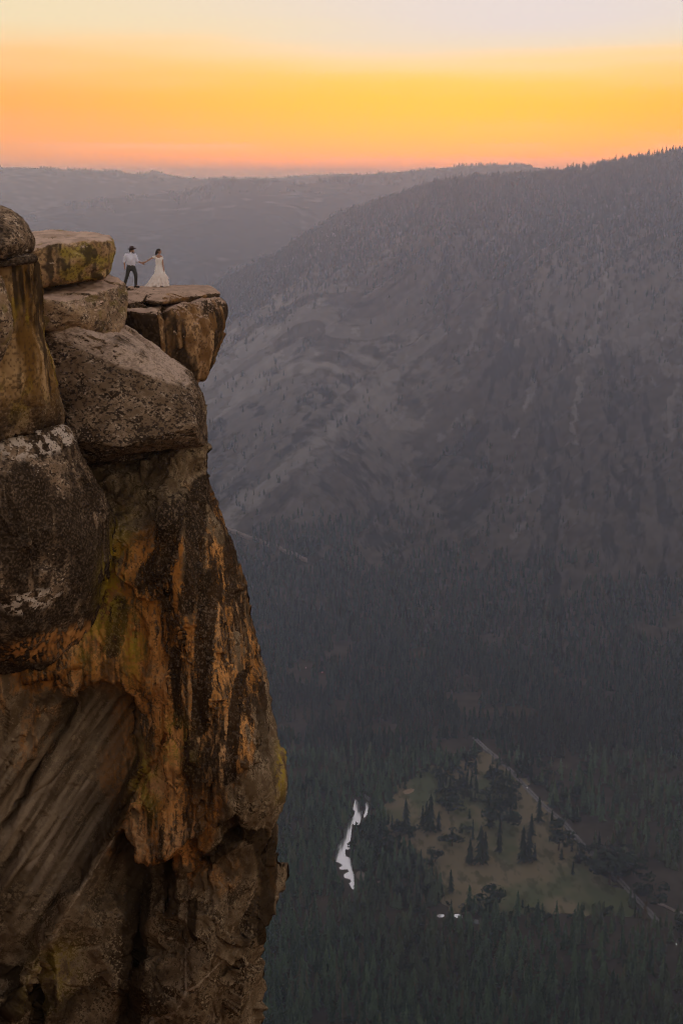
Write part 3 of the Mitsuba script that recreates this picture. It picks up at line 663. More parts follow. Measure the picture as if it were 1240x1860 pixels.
# ---------------------------------------------------------------- the cliff wall below: a relief in x and z, closed behind
ctrl = np.array([(-250, 760, 53), (0, 760, 54), (200, 800, 54.5), (300, 800, 54), (360, 790, 54.5), (200, 845, 53.6), (280, 850, 53.2), (345, 835, 53), (200, 900, 52.6), (270, 895, 52.3), (335, 880, 52.2), (370, 870, 54), (205, 935, 51.6), (270, 920, 51.2), (330, 900, 51.2),
                 (215, 965, 51.0), (280, 950, 50.7), (335, 935, 50.7), (390, 960, 52.4), (240, 1060, 50.5), (300, 1060, 50.1), (360, 1050, 50.4), (420, 1060, 52.2), (240, 1150, 50.3), (310, 1150, 49.8), (380, 1150, 50.2), (440, 1150, 52), (290, 1260, 49.9), (350, 1260, 49.6), (420, 1260, 50.1), (470, 1260, 51.6),
                 (300, 1380, 49.7), (370, 1380, 49.2), (440, 1380, 49.5), (500, 1400, 51), (270, 1480, 49.6), (330, 1470, 49.3), (420, 1450, 49.3), (500, 1460, 50.8), (300, 1545, 49.6), (-250, 1000, 50), (0, 1000, 50), (120, 1000, 51), (-250, 1230, 47.5), (0, 1230, 48.6), (100, 1230, 49.6), (170, 1215, 50.0),
                 (-250, 1400, 47.3), (0, 1400, 48.8), (90, 1330, 49.8), (170, 1280, 50.5), (215, 1300, 50.9), (220, 1370, 50.7), (150, 1400, 49.9), (0, 1560, 48.1), (90, 1500, 49.0), (190, 1470, 50.2), (-250, 1600, 46.6), (50, 1680, 48.0), (140, 1600, 49.1), (0, 1750, 47.6),
                 (240, 1600, 50.6), (330, 1600, 50.2), (400, 1560, 50.1), (480, 1560, 51.2), (150, 1700, 49.4), (250, 1720, 50.4), (340, 1700, 49.7), (430, 1690, 49.9), (480, 1660, 51.4), (0, 1850, 47.6), (120, 1830, 48.8), (240, 1850, 50.2), (330, 1830, 49.1), (420, 1800, 49.6), (465, 1800, 50.9), (-250, 1850, 46.4),
                 (0, 2100, 47), (300, 2100, 48.6), (440, 2100, 50), (-250, 2100, 46)], float)
cw = P(ctrl[:, 0], ctrl[:, 1], ctrl[:, 2])
relief = RBFInterpolator(cw[:, [0, 2]], cw[:, 1], kernel='thin_plate_spline', smoothing=0.02)
edge_px = np.array([(352, 700, 55), (360, 735, 55), (364, 790, 54.6), (371, 818, 54.2), (371, 870, 54.2), (375, 905, 54.1), (381, 930, 54), (395, 965, 53.6), (411, 1005, 53.6), (421, 1045, 53.5), (432, 1066, 53.4), (440, 1085, 53.4), (446, 1130, 53.3), (454, 1180, 53.2), (458, 1212, 53.1), (470, 1235, 53), (482, 1262, 52.9), (489, 1295, 52.8), (493, 1340, 52.7), (501, 1368, 52.6),
                    (512, 1395, 52.5), (516, 1420, 52.4), (514, 1455, 52.4), (508, 1485, 52.4), (496, 1515, 52.5), (490, 1530, 52.6), (490, 1560, 52.6), (482, 1578, 52.6), (478, 1595, 52.5), (483, 1620, 52.4), (491, 1642, 52.3), (487, 1668, 52.3), (480, 1690, 52.3), (481, 1735, 52.2), (475, 1770, 52.2), (468, 1800, 52.1), (455, 1832, 52.1), (446, 1862, 52), (430, 1920, 52), (420, 2000, 52), (420, 2300, 53)], float)
ew = P(edge_px[:, 0], edge_px[:, 1], edge_px[:, 2])
o = np.argsort(ew[:, 2])
edge_x, edge_y = PchipInterpolator(ew[o, 2], ew[o, 0]), PchipInterpolator(ew[o, 2], ew[o, 1])
z_top, z_bot, x_left = -8.8, -48.0, -19.0
nz = 640
zs = np.concatenate([np.linspace(z_top, -35.5, nz - 40), np.linspace(-35.8, z_bot, 40)])
ns, nback = 300, 34
ex, ey = edge_x(zs), edge_y(zs)
ss = np.linspace(0, 1, ns) ** 0.92
X = x_left + (ex[:, None] - x_left) * ss
Zg = np.repeat(zs[:, None], ns, 1)
Yf = relief(np.column_stack([X.ravel(), Zg.ravel()])).reshape(X.shape)
k = np.clip((X - (ex[:, None] - 1.1)) / 1.1, 0, 1)                      # the face rounds into the silhouette
Y = Yf + (ey[:, None] - Yf) * np.where(k > 0, 1 - np.sqrt(np.maximum(1 - k ** 2.2, 0)), 0)
tb = np.linspace(0, 1, nback + 1)[1:]
Xb = ex[:, None] - 3.0 * tb ** 2
Yb = Y[:, -1:] + 16 * tb ** 1.4 + 0.25 * tb
X, Y, Zg = np.hstack([X, Xb]), np.hstack([Y, Yb]), np.hstack([Zg, np.repeat(zs[:, None], nback, 1)])


def near_line(x, z, pts_, Y0=50.0):
    q = LineString([at_wall(u, v, Y0) for u, v in pts_])
    return sh_distance(sh_points(x.ravel(), z.ravel()), q).reshape(x.shape)


def inside(x, z, pts_, Y0=50.0):
    """Signed depth inside an outline drawn on the wall (positive within)."""
    g = Polygon([at_wall(u, v, Y0) for u, v in pts_]).buffer(0)
    pt_ = sh_points(x.ravel(), z.ravel())
    d = sh_distance(pt_, g.exterior)
    return np.where(contains_xy(g, x.ravel(), z.ravel()), d, -d).reshape(x.shape)


wx = X + nfbm(np.stack([X, Zg, X * 0], -1), 1.1, 3, 91) * 0.5
wz = Zg + nfbm(np.stack([X, Zg, X * 0 + 7], -1), 1.1, 3, 92) * 0.5
D = np.zeros_like(X)                                                     # positive = deeper into the rock


def recess(outline, depth, soft):
    global D
    D = D + depth * sstep(-0.05, soft, inside(wx, wz, outline))


def crack(line, depth, width):
    global D
    D = D + depth * (1 - sstep(0, width, near_line(wx, wz, line)))


def step_down(line, lift, reach):
    """Rock just above the line stands proud of the rock below it."""
    global D
    q = LineString([at_wall(u, v) for u, v in line])
    d = near_line(wx, wz, line)
    xs_ = np.array([c[0] for c in q.coords]); zs_ = np.array([c[1] for c in q.coords])
    zl = np.interp(wx, xs_, zs_) if xs_[0] < xs_[-1] else np.interp(wx, xs_[::-1], zs_[::-1])
    within = (wx > xs_.min()) & (wx < xs_.max())
    D = D - lift * sstep(-0.04, 0.06, wz - zl) * (1 - sstep(0.1, reach, d)) * within


recess([(150, 1246), (180, 1238), (215, 1247), (240, 1272), (247, 1320), (250, 1365), (262, 1382), (240, 1415), (225, 1450), (205, 1500), (160, 1570), (105, 1650), (60, 1735), (-60, 1790), (-60, 1500), (20, 1420), (100, 1310)], 1.0, 0.3)
recess([(215, 1250), (240, 1272), (248, 1320), (250, 1365), (262, 1382), (238, 1420), (215, 1440), (222, 1380), (215, 1320)], 0.5, 0.4)
recess([(195, 1560), (225, 1500), (255, 1545), (300, 1560), (330, 1545), (320, 1600), (285, 1660), (262, 1690), (250, 1760), (240, 1870), (212, 1870), (222, 1760), (222, 1680), (170, 1650)], 1.5, 0.6)
recess([(300, 1610), (312, 1650), (305, 1700), (285, 1690), (288, 1640)], 0.6, 0.25)
recess([(385, 1490), (432, 1462), (445, 1500), (436, 1545), (395, 1535)], 0.9, 0.35)
recess([(75, 1700), (95, 1745), (98, 1800), (80, 1870), (58, 1870), (88, 1800)], 1.2, 0.25)
recess([(160, 940), (205, 936), (330, 896), (356, 880), (362, 905), (330, 925), (262, 955), (205, 985)], 0.45, 0.25)
recess([(318, 1195), (330, 1230), (332, 1300), (318, 1305), (316, 1240)], 0.35, 0.15)
recess([(428, 1262), (447, 1250), (440, 1300), (430, 1330)], 0.4, 0.15)
recess([(404, 1760), (440, 1745), (452, 1760), (430, 1775)], 0.4, 0.12)
crack([(250, 1445), (222, 1490), (150, 1600), (92, 1690), (50, 1765)], -0.40, 0.32)     # proud rib along the alcove's lower edge
crack([(300, 1335), (285, 1380), (240, 1445), (205, 1500)], 0.45, 0.14)
crack([(155, 1225), (130, 1275), (100, 1340), (70, 1400), (20, 1490)], 0.45, 0.17)
crack([(75, 1360), (40, 1430), (5, 1500)], -0.18, 0.2)
crack([(205, 1300), (185, 1335), (140, 1380), (95, 1420), (30, 1460)], 0.15, 0.09)
crack([(160, 1435), (110, 1490), (40, 1560), (10, 1600)], -0.14, 0.22)
crack([(45, 1505), (25, 1550), (5, 1570)], 0.3, 0.07)
crack([(390, 1660), (395, 1690), (430, 1730), (455, 1740)], 0.3, 0.1)
crack([(330, 1605), (390, 1545), (430, 1520)], 0.25, 0.12)
crack([(350, 1425), (340, 1480), (300, 1545)], 0.18, 0.1)
crack([(395, 1400), (385, 1450), (365, 1480)], 0.25, 0.1)
crack([(440, 1360), (478, 1350), (484, 1380)], 0.2, 0.1)
crack([(345, 1770), (335, 1718), (300, 1712)], 0.25, 0.1)
crack([(475, 1590), (465, 1640), (450, 1720)], 0.35, 0.12)
step_down([(205, 1052), (235, 1062), (252, 1092), (275, 1096), (300, 1080)], 0.35, 1.2)
step_down([(280, 1058), (296, 1048), (318, 1030)], 0.25, 0.8)
step_down([(255, 1545), (268, 1562), (300, 1548), (330, 1530), (375, 1490)], 0.55, 1.6)
step_down([(250, 1462), (272, 1470), (280, 1462)], 0.3, 0.8)
step_down([(310, 1125), (338, 1145), (345, 1185)], 0.3, 0.9)
step_down([(60, 1222), (100, 1215), (150, 1200)], 0.4, 1.0)
step_down([(380, 1300), (400, 1275), (408, 1262)], 0.2, 0.5)
# ribs and flutes of the stained face
up_ = sstep(-26.0, -22.0, Zg) * sstep(-8.3, -6.5, X) + sstep(-29, -26, Zg) * 0.5 * sstep(-5.5, -4, X)
rib = meshkit.fbm(np.stack([X * 1.5 + nfbm(np.stack([X, Zg, X * 0], -1), 0.5, 2, 3) * 1.5, Zg * 0.07, X * 0 + Y * 0.2], -1), 3, 31)
D = D - (np.abs(2 * rib - 1) * 0.9 - 0.25) * np.clip(up_, 0, 1) * 0.75
# long scoops along the slab of the alcove
al, ac = X * 0.57 + Zg * 0.82, X * 0.82 - Zg * 0.57
slab_in = sstep(0, 0.4, inside(X, Zg, [(150, 1246), (215, 1247), (247, 1320), (225, 1450), (160, 1570), (60, 1735), (-60, 1790), (-60, 1500), (100, 1310)]))
D = D + (np.abs(meshkit.fbm(np.stack([ac * 1.0, al * 0.14, X * 0], -1), 3, 37) - 0.5) * 2 - 0.2) * 0.8 * (0.25 + 0.75 * slab_in) * sstep(-17, -20, Zg)
V = np.stack([X, Y + D * (1 - np.clip(k.shape[1] * 0, 0, 1)), Zg], -1)
gu, gv = np.gradient(V, axis=0), np.gradient(V, axis=1)
N = np.cross(gv, gu)
N /= np.linalg.norm(N, axis=-1, keepdims=True) + 1e-12
N *= np.where(N[:, : ns // 2, 1].mean() > 0, -1, 1)
flat, nf_ = V.reshape(-1, 3), N.reshape(-1, 3)
calm = (1 - 0.75 * np.pad(slab_in[:, :], ((0, 0), (0, 0)))).reshape(-1)
low = sstep(-25.5, -29, flat[:, 2])
d = (facets(flat, 1.5, 41, (0.8, 0.8, 1.7), None, 0.12) * 0.22 + facets(flat, 0.5, 42, (0.7, 0.7, 2.2), None, 0.12) * 0.32 * (1 - 0.35 * low)) * calm
d += facets(flat, 1.9, 43, (0.9, 1, 1.3), None, 0.10) * 0.55 * low * calm
d += facets(flat, 0.17, 44, (0.8, 0.8, 1.8)) * 0.20 * (0.4 + 0.6 * calm) * (1 - 0.3 * low)
tilt = trimesh.transformations.rotation_matrix(math.radians(35), [0, 1, 0])[:3, :3]
d += facets(flat, 0.7, 45, (0.6, 1, 3.2), tilt, 0.10) * 0.16 * (1 - calm)
d += nfbm(flat, 0.6, 4, 46) * 0.35 * calm + nfbm(flat, 5, 4, 47) * 0.06
flat = flat + nf_ * d[:, None]
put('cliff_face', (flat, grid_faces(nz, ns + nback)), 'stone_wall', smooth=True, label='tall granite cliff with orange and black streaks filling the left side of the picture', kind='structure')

# the plateau and canyon wall out of view: behind the camera and left of the frame
cx = np.concatenate([-np.geomspace(9000, 70, 26), np.linspace(-66, 66, 67), np.geomspace(70, 9000, 26)])
cy = np.concatenate([-np.geomspace(9000, 40, 22), np.linspace(-36, 90, 64), np.geomspace(95, 700, 14)])
CX, CY = np.meshgrid(cx, cy, indexing='ij')
out = np.minimum(np.maximum(CY + 1.0, 0), np.hypot(np.maximum(CX + 20.5, 0), np.maximum(CY - 92, 0)))
pl = np.stack([CX, CY, CX * 0], -1)
CZ = -3.6 + nfbm(pl, 1 / 9.0, 3, 55) * 0.8 - np.minimum(out * 9.0, 150 + out * 1.6) + np.where(out == 0, np.clip((np.hypot(CX, CY) - 40) / 60, 0, 1) * nfbm(pl, 1 / 80.0, 3, 56) * 18, 0)
CZ = np.minimum(np.where(CY < -200, CZ, CZ), 70)
CZ = np.maximum(CZ, FLOOR - 4)
put('canyon_rim', (np.stack([CX, CY, CZ], -1).reshape(-1, 3), grid_faces(len(cx), len(cy))[:, ::-1]), 'stone_warm', smooth=True, label='granite rim of the canyon behind the viewpoint and the cliff', kind='structure')

# ---------------------------------------------------------------- the couple on the ledge
for nm, c, kw in [('skin', (0.40, 0.21, 0.14), {}), ('shirt', (0.70, 0.68, 0.80), {}), ('trousers', (0.045, 0.042, 0.040), {}), ('shoe', (0.03, 0.02, 0.015), {}), ('felt', (0.055, 0.024, 0.018), {}), ('hair', (0.03, 0.018, 0.012), {}),
                  ('gown', (0.80, 0.73, 0.70), {'sheen': 0.4}), ('ruffle', (0.74, 0.63, 0.58), {'sheen': 0.4}), ('belt', (0.02, 0.015, 0.012), {}), ('eye', (0.02, 0.02, 0.02), {})]:
    scene['cloth_' + nm] = plain(c, 0.8, **kw)


def ball(c, r):
    return manifold3d.Manifold.sphere(1.0, 20).scale([r, r, r] if np.isscalar(r) else list(r)).translate(list(map(float, c)))


def bone(a, ra, b, rb):
    return manifold3d.Manifold.batch_hull([ball(a, ra), ball(b, rb)])


def skinned(parts, edge=0.022, rounds=6):
    m = parts[0]
    for q in parts[1:]:
        m = m + q
    mm = m.refine_to_length(edge).to_mesh()
    t = trimesh.Trimesh(np.array(mm.vert_properties[:, :3], float), np.array(mm.tri_verts), process=True)
    trimesh.smoothing.filter_taubin(t, lamb=0.5, nu=0.52, iterations=rounds)
    return t


def hand(wrist, aim, side, palm_r=0.020, curl=0.5):
    """Palm, four fingers of unequal length bent at the knuckle and a thumb from the side. aim: pointing direction, side: towards the thumb."""
    aim, side = np.asarray(aim, float), np.asarray(side, float)
    aim /= np.linalg.norm(aim)
    side -= aim * (side @ aim)
    side /= np.linalg.norm(side)
    down = np.cross(aim, side)
    w = np.asarray(wrist, float)
    out = [manifold3d.Manifold.batch_hull([ball(w, 0.024), ball(w + aim * 0.085 + side * 0.028, 0.016), ball(w + aim * 0.085 - side * 0.028, 0.015)])]
    for k, (o, ln) in enumerate(((0.030, 0.070), (0.010, 0.080), (-0.011, 0.074), (-0.030, 0.056))):
        a = w + aim * 0.082 + side * o
        b = a + (aim + down * curl * (0.5 + 0.1 * k)) / np.linalg.norm(aim + down * curl) * ln * 0.55
        c = b + (aim * (1 - curl) + down * curl * 1.6) / np.linalg.norm(aim * (1 - curl) + down * curl * 1.6) * ln * 0.5
        out += [bone(a, 0.0095, b, 0.0088), bone(b, 0.0088, c, 0.0075)]
    t0 = w + aim * 0.03 + side * 0.026
    t1 = t0 + (aim * 0.6 + side * 0.7) * 0.042
    out += [bone(t0, 0.012, t1, 0.010), bone(t1, 0.010, t1 + (aim * 0.9 + down * 0.4) * 0.03, 0.008)]
    return out


def head(c, face, up=(0, 0, 1), s=1.0):
    f = np.array(face, float)
    f /= np.linalg.norm(f)
    u = np.array(up, float)
    sd = np.cross(f, u)
    sd /= np.linalg.norm(sd)
    u = np.cross(sd, f)
    c = np.array(c, float)
    o = [manifold3d.Manifold.batch_hull([ball(c + u * 0.035 * s - f * 0.012 * s, 0.088 * s), ball(c + f * 0.05 * s - u * 0.06 * s, 0.048 * s), ball(c - u * 0.02 * s + f * 0.03 * s, 0.066 * s)]),
         manifold3d.Manifold.batch_hull([ball(c + f * 0.088 * s + u * 0.022 * s, 0.010 * s), ball(c + f * 0.112 * s - u * 0.016 * s, 0.012 * s), ball(c + f * 0.085 * s - u * 0.022 * s, 0.016 * s)]),
         bone(c + f * 0.084 * s - u * 0.052 * s + sd * 0.018 * s, 0.012 * s, c + f * 0.084 * s - u * 0.052 * s - sd * 0.018 * s, 0.012 * s)]
    for k in (-1, 1):
        o.append(ball(c + sd * k * 0.080 * s - f * 0.005 * s, (0.022 * s, 0.016 * s, 0.030 * s)))
    eyes = [c + f * 0.083 * s + u * 0.020 * s + sd * k * 0.030 * s for k in (-1, 1)]
    return o, f, u, sd, eyes


slab_v = meshkit.WRITTEN[scene['rock_ledge__slab']['filename']][0]
slab_t = cKDTree(slab_v[:, :2])


def top_at(x, y):
    near_ = slab_t.query_ball_point([x, y], 0.22)
    return float(slab_v[near_, 2].max()) if near_ else None


man0 = P(np.array(239.3), np.array(523.5), np.array(65.6))
gz = top_at(man0[0] + 0.25, man0[1]) or man0[2]
man0 = np.array([man0[0], man0[1], gz - 0.015])


def at_man(*p):
    return man0 + np.array(p, float)


A = at_man
tag('person', 'man in white shirt, dark trousers and brown brimmed hat holding the hand of the bride', 'person')
hd, f, u, sd, eyes = head(A(0.075, -0.02, 1.655), (0.92, -0.38, 0.02))
arm_r = [A(-0.19, -0.06, 1.46), A(-0.285, -0.07, 1.20), A(-0.262, -0.10, 0.955)]
arm_l = [A(0.20, 0.02, 1.46), A(0.295, -0.02, 1.205), A(0.515, -0.06, 1.10)]
legs = [[A(-0.075, -0.03, 0.95), A(-0.185, -0.06, 0.50), A(-0.325, -0.02, 0.10), A(-0.20, -0.05, 0.035)], [A(0.09, 0.02, 0.95), A(0.225, -0.04, 0.535), A(0.185, 0.03, 0.10), A(0.34, -0.02, 0.035)]]
bod = hd + [bone(A(0.04, 0, 1.50), 0.060, A(0.065, -0.01, 1.60), 0.055), manifold3d.Manifold.batch_hull([ball(A(-0.15, -0.03, 1.44), 0.06), ball(A(0.16, 0.0, 1.44), 0.06), ball(A(0.02, 0, 1.02), 0.075)])]
for sh, el, wr in (arm_r, arm_l):
    bod += [bone(sh, 0.050, el, 0.040), bone(el, 0.042, wr, 0.028)]
bod += hand(arm_r[2], (0.08, -0.02, -1), (0.5, -0.8, 0.1)) + hand(arm_l[2], (1, -0.08, -0.32), (0.1, -0.3, 0.9), curl=0.7)
for hp, kn, an, to in legs:
    bod += [bone(hp, 0.085, kn, 0.055), bone(kn, 0.055, an, 0.038), bone(an, 0.038, to, 0.03)]
put('person__body', skinned(bod), 'cloth_skin', smooth=True)
sh = [manifold3d.Manifold.batch_hull([ball(A(-0.155, -0.03, 1.45), 0.078), ball(A(0.165, 0.0, 1.45), 0.078), ball(A(-0.085, 0, 1.0), 0.100), ball(A(0.10, 0.01, 1.0), 0.100), ball(A(0.02, -0.04, 1.25), 0.14)]),
      bone(A(0.03, 0, 1.50), 0.075, A(0.05, -0.01, 1.545), 0.066)]
for s_, e_, w_ in (arm_r, arm_l):
    sh += [bone(s_, 0.076, e_, 0.060), bone(e_, 0.060, e_ + (w_ - e_) * 0.16, 0.056)]
st = skinned(sh, 0.022, 5)
v = np.array(st.vertices)
st.vertices = v + np.array(st.vertex_normals) * (nfbm(v, 9, 2, 5) * 0.022)[:, None]
put('person__shirt', st, 'cloth_shirt', smooth=True)
tr = [manifold3d.Manifold.batch_hull([ball(A(-0.07, 0, 0.99), 0.105), ball(A(0.085, 0.01, 0.99), 0.105), ball(A(0.005, 0, 0.86), 0.115)])]
for hp, kn, an, to in legs:
    tr += [bone(hp, 0.112, kn, 0.078), bone(kn, 0.078, an, 0.062)]
put('person__trousers', skinned(tr), 'cloth_trousers', smooth=True)
put('person__belt', skinned([manifold3d.Manifold.batch_hull([ball(A(-0.068, 0, 1.015), (0.112, 0.112, 0.022)), ball(A(0.083, 0.01, 1.015), (0.112, 0.112, 0.022))])], 0.03, 1), 'cloth_belt', smooth=True)
for k, (hp, kn, an, to) in enumerate(legs):
    put('person__shoe' if k == 0 else 'person__shoe_001', skinned([bone(an - [0, 0, 0.045], 0.05, to, 0.042), ball(an - [0.03, 0, 0.062], (0.06, 0.045, 0.035))]), 'cloth_shoe', smooth=True)
put('person__hair', skinned([ball(A(0.06, -0.01, 1.69), (0.098, 0.098, 0.085)), bone(A(0.00, 0.01, 1.66), 0.06, A(0.01, 0.01, 1.61), 0.045)]), 'cloth_hair', smooth=True)
put('person__beard', skinned([manifold3d.Manifold.batch_hull([ball(A(0.125, -0.04, 1.59), 0.042), ball(A(0.105, -0.075, 1.61), 0.03), ball(A(0.11, 0.02, 1.61), 0.03), ball(A(0.135, -0.045, 1.565), 0.03)])]), 'cloth_hair', smooth=True)
for k, e in enumerate(eyes):
    put('person__eye' if k == 0 else 'person__eye_001', skinned([ball(e, 0.011)], 0.02, 0), 'cloth_eye', smooth=True)
crown = trimesh.creation.revolve(np.array([[0, 0.118], [0.045, 0.112], [0.078, 0.122], [0.092, 0.105], [0.098, 0.03], [0.104, 0.012], [0.160, 0.004], [0.182, 0.014], [0.188, 0.020], [0.186, 0.004], [0.162, -0.014], [0.10, -0.014], [0, -0.006]]), sections=36)
hv = np.array(crown.vertices)
hv[:, 2] += np.where(np.hypot(hv[:, 0], hv[:, 1]) > 0.12, 0.10 * hv[:, 1] ** 2 / 0.03 * 0.1, 0)
hat_at = A(0.07, -0.015, 1.735)
rot = trimesh.transformations.rotation_matrix(math.radians(-4), [0, 1, 0])[:3, :3]
put('person__hat', (hv @ rot.T * np.array([1.02, 0.95, 1.0]) + hat_at, np.array(crown.faces)), 'cloth_felt', smooth=40, label='brown brimmed hat')
band_ = trimesh.creation.revolve(np.array([[0.098, 0.012], [0.1065, 0.014], [0.1045, 0.038], [0.0965, 0.038], [0.098, 0.012]]), sections=36)
put('person__hat__ribbon', (np.array(band_.vertices) @ rot.T * np.array([1.02, 0.95, 1.0]) + hat_at, np.array(band_.faces)), 'cloth_belt', smooth=40)

# the bride
W0 = man0 + np.array([1.255, 0.05, 0.0])
W0[2] = (top_at(W0[0], W0[1]) or W0[2]) - 0.01


def B(*p):
    return W0 + np.array(p, float)


tag('person_001', 'bride in white off shoulder gown with ruffled skirt, reaching back to the man', 'person')
hd, f, u, sd, eyes = head(B(0.035, -0.02, 1.545), (0.95, -0.25, 0.03), s=0.93)
wa = [[B(-0.15, -0.01, 1.325), B(-0.385, -0.06, 1.20), B(-0.60, -0.10, 1.072)], [B(0.16, 0.0, 1.31), B(0.185, -0.03, 1.02), B(0.225, -0.07, 0.80)]]
bod = hd + [bone(B(0.01, 0, 1.36), 0.048, B(0.03, -0.01, 1.48), 0.044), manifold3d.Manifold.batch_hull([ball(B(-0.115, 0, 1.315), 0.052), ball(B(0.13, 0, 1.305), 0.052), ball(B(0.02, 0, 1.18), 0.10), ball(B(0.0, 0, 1.37), 0.045)]),
            manifold3d.Manifold.batch_hull([ball(B(0.02, 0, 1.18), 0.10), ball(B(0, 0, 0.96), 0.085), ball(B(0.02, 0, 0.80), 0.11)]),
            bone(B(-0.06, 0, 0.8), 0.09, B(-0.06, 0, 0.45), 0.06), bone(B(0.09, 0, 0.8), 0.09, B(0.1, 0, 0.45), 0.06), bone(B(-0.06, 0, 0.45), 0.06, B(-0.08, 0, 0.08), 0.04), bone(B(0.1, 0, 0.45), 0.06, B(0.12, 0, 0.08), 0.04)]
for s_, e_, w_ in wa:
    bod += [bone(s_, 0.044, e_, 0.034), bone(e_, 0.035, w_, 0.023)]
bod += hand(wa[0][2], (-1, 0.02, -0.30), (0.1, -0.5, 0.8), curl=0.7) + hand(wa[1][2], (0.14, -0.05, -1), (0.4, -0.8, 0.1))
put('person_001__body', skinned(bod), 'cloth_skin', smooth=True)
for k, e in enumerate(eyes):
    put('person_001__eye' if k == 0 else 'person_001__eye_001', skinned([ball(e, 0.010)], 0.02, 0), 'cloth_eye', smooth=True)
put('person_001__hair', skinned([ball(B(0.015, -0.005, 1.575), (0.098, 0.096, 0.098)), bone(B(-0.045, 0.0, 1.56), 0.072, B(-0.085, 0.0, 1.485), 0.062), bone(B(-0.085, 0, 1.485), 0.055, B(-0.11, 0.0, 1.42), 0.036), bone(B(0.06, -0.07, 1.60), 0.03, B(0.045, -0.085, 1.53), 0.022)]), 'cloth_hair', smooth=True)


def gown(zs_, cxs, rxs, rys, folds, amp, seed, n=120, closed_bottom=False):
    zz_ = np.linspace(zs_[0], zs_[-1], 46)
    o_ = np.argsort(zs_)
    I = lambda a: PchipInterpolator(np.array(zs_)[o_], np.array(a)[o_])(zz_)
    th = np.linspace(0, 2 * np.pi, n, endpoint=False)
    t_ = np.linspace(0, 1, 46)[:, None]
    w = 1 + amp * t_ * (np.sin(th * folds + 1.5 * np.sin(th * 3 + seed)) + 0.6 * np.sin(th * (folds * 2 - 3) + seed))[None]
    x = I(cxs)[:, None] + I(rxs)[:, None] * np.cos(th)[None] * w
    y = I(rys)[:, None] * np.sin(th)[None] * w
    z = np.repeat(zz_[:, None], n, 1) + 0.02 * t_ * np.sin(th * folds * 0.7 + seed)[None]
    outer = np.stack([x, y, z], -1).reshape(-1, 3)
    inner = np.stack([I(cxs)[:, None] + (x - I(cxs)[:, None]) * 0.97, y * 0.97, z], -1).reshape(-1, 3)
    i, j = np.meshgrid(np.arange(45), np.arange(n), indexing='ij')
    a_ = i * n + j
    b_ = i * n + (j + 1) % n
    q_ = np.stack([a_, a_ + n, b_ + n, b_], -1).reshape(-1, 4)
    m_ = len(outer)
    lip = np.array([[45 * n + j_, 45 * n + (j_ + 1) % n, m_ + 45 * n + (j_ + 1) % n, m_ + 45 * n + j_] for j_ in range(n)])
    return np.vstack([outer, inner]) + W0, np.vstack([q_[:, ::-1], q_ + m_, lip])


put('person_001__gown', gown([1.255, 1.18, 1.08, 0.96, 0.84, 0.72, 0.58, 0.46, 0.30], [0.02, 0.02, 0.01, 0.0, 0.01, 0.025, 0.04, 0.02, -0.02], [0.165, 0.168, 0.155, 0.143, 0.178, 0.215, 0.245, 0.285, 0.36], [0.13, 0.145, 0.13, 0.118, 0.14, 0.165, 0.19, 0.22, 0.28], 9, 0.035, 1.0), 'cloth_gown', smooth=True, label='white fitted gown')
for k, (zt, zb, r0, r1, c0, c1) in enumerate(((0.56, 0.33, 0.255, 0.375, 0.035, 0.005), (0.40, 0.15, 0.315, 0.45, 0.01, -0.05), (0.23, -0.005, 0.385, 0.515, -0.03, -0.11))):
    put('person_001__gown__flounce' + ('' if k == 0 else f'_{k:03d}'), gown([zt, (zt + zb) / 2, zb], [c0, (c0 + c1) / 2, c1], [r0, r0 * 0.40 + r1 * 0.62, r1], [r0 * 0.8, (r0 * 0.4 + r1 * 0.62) * 0.8, r1 * 0.8], 9 + 2 * k, 0.11, 2.0 + k), 'cloth_ruffle', smooth=True)
for k, ((s_, e_, w_), sg) in enumerate(zip(wa, (-1, 1))):
    put('person_001__gown__sleeve' + ('' if k == 0 else '_001'), skinned([bone(s_ + (e_ - s_) * 0.12, 0.058, s_ + (e_ - s_) * 0.34, 0.052), bone(B(sg * 0.10 + 0.01, -0.05, 1.245), 0.05, s_ + (e_ - s_) * 0.14, 0.05)], 0.02, 3), 'cloth_gown', smooth=True)

# ---------------------------------------------------------------- cars and lamps far down in the valley
scene['paint_white'] = plain((0.75, 0.75, 0.76), 0.35)
scene['paint_grey'] = plain((0.30, 0.31, 0.33), 0.35)
scene['paint_red'] = plain((0.45, 0.07, 0.03), 0.35)
scene['car_glass'] = plain((0.02, 0.02, 0.025), 0.1)
scene['tyre'] = plain((0.02, 0.02, 0.02))
scene['pole_metal'] = plain((0.12, 0.12, 0.12), 0.5)


def lamp_shape(key, mesh, rgb):
    scene[key] = mikit.ply(mesh, 'pole_metal', emitter={'type': 'area', 'radiance': {'type': 'rgb', 'value': list(rgb)}})


def rounded(pts_, r):
    return manifold3d.Manifold.batch_hull([manifold3d.Manifold.sphere(r, 12).translate(list(map(float, p))) for p in pts_])


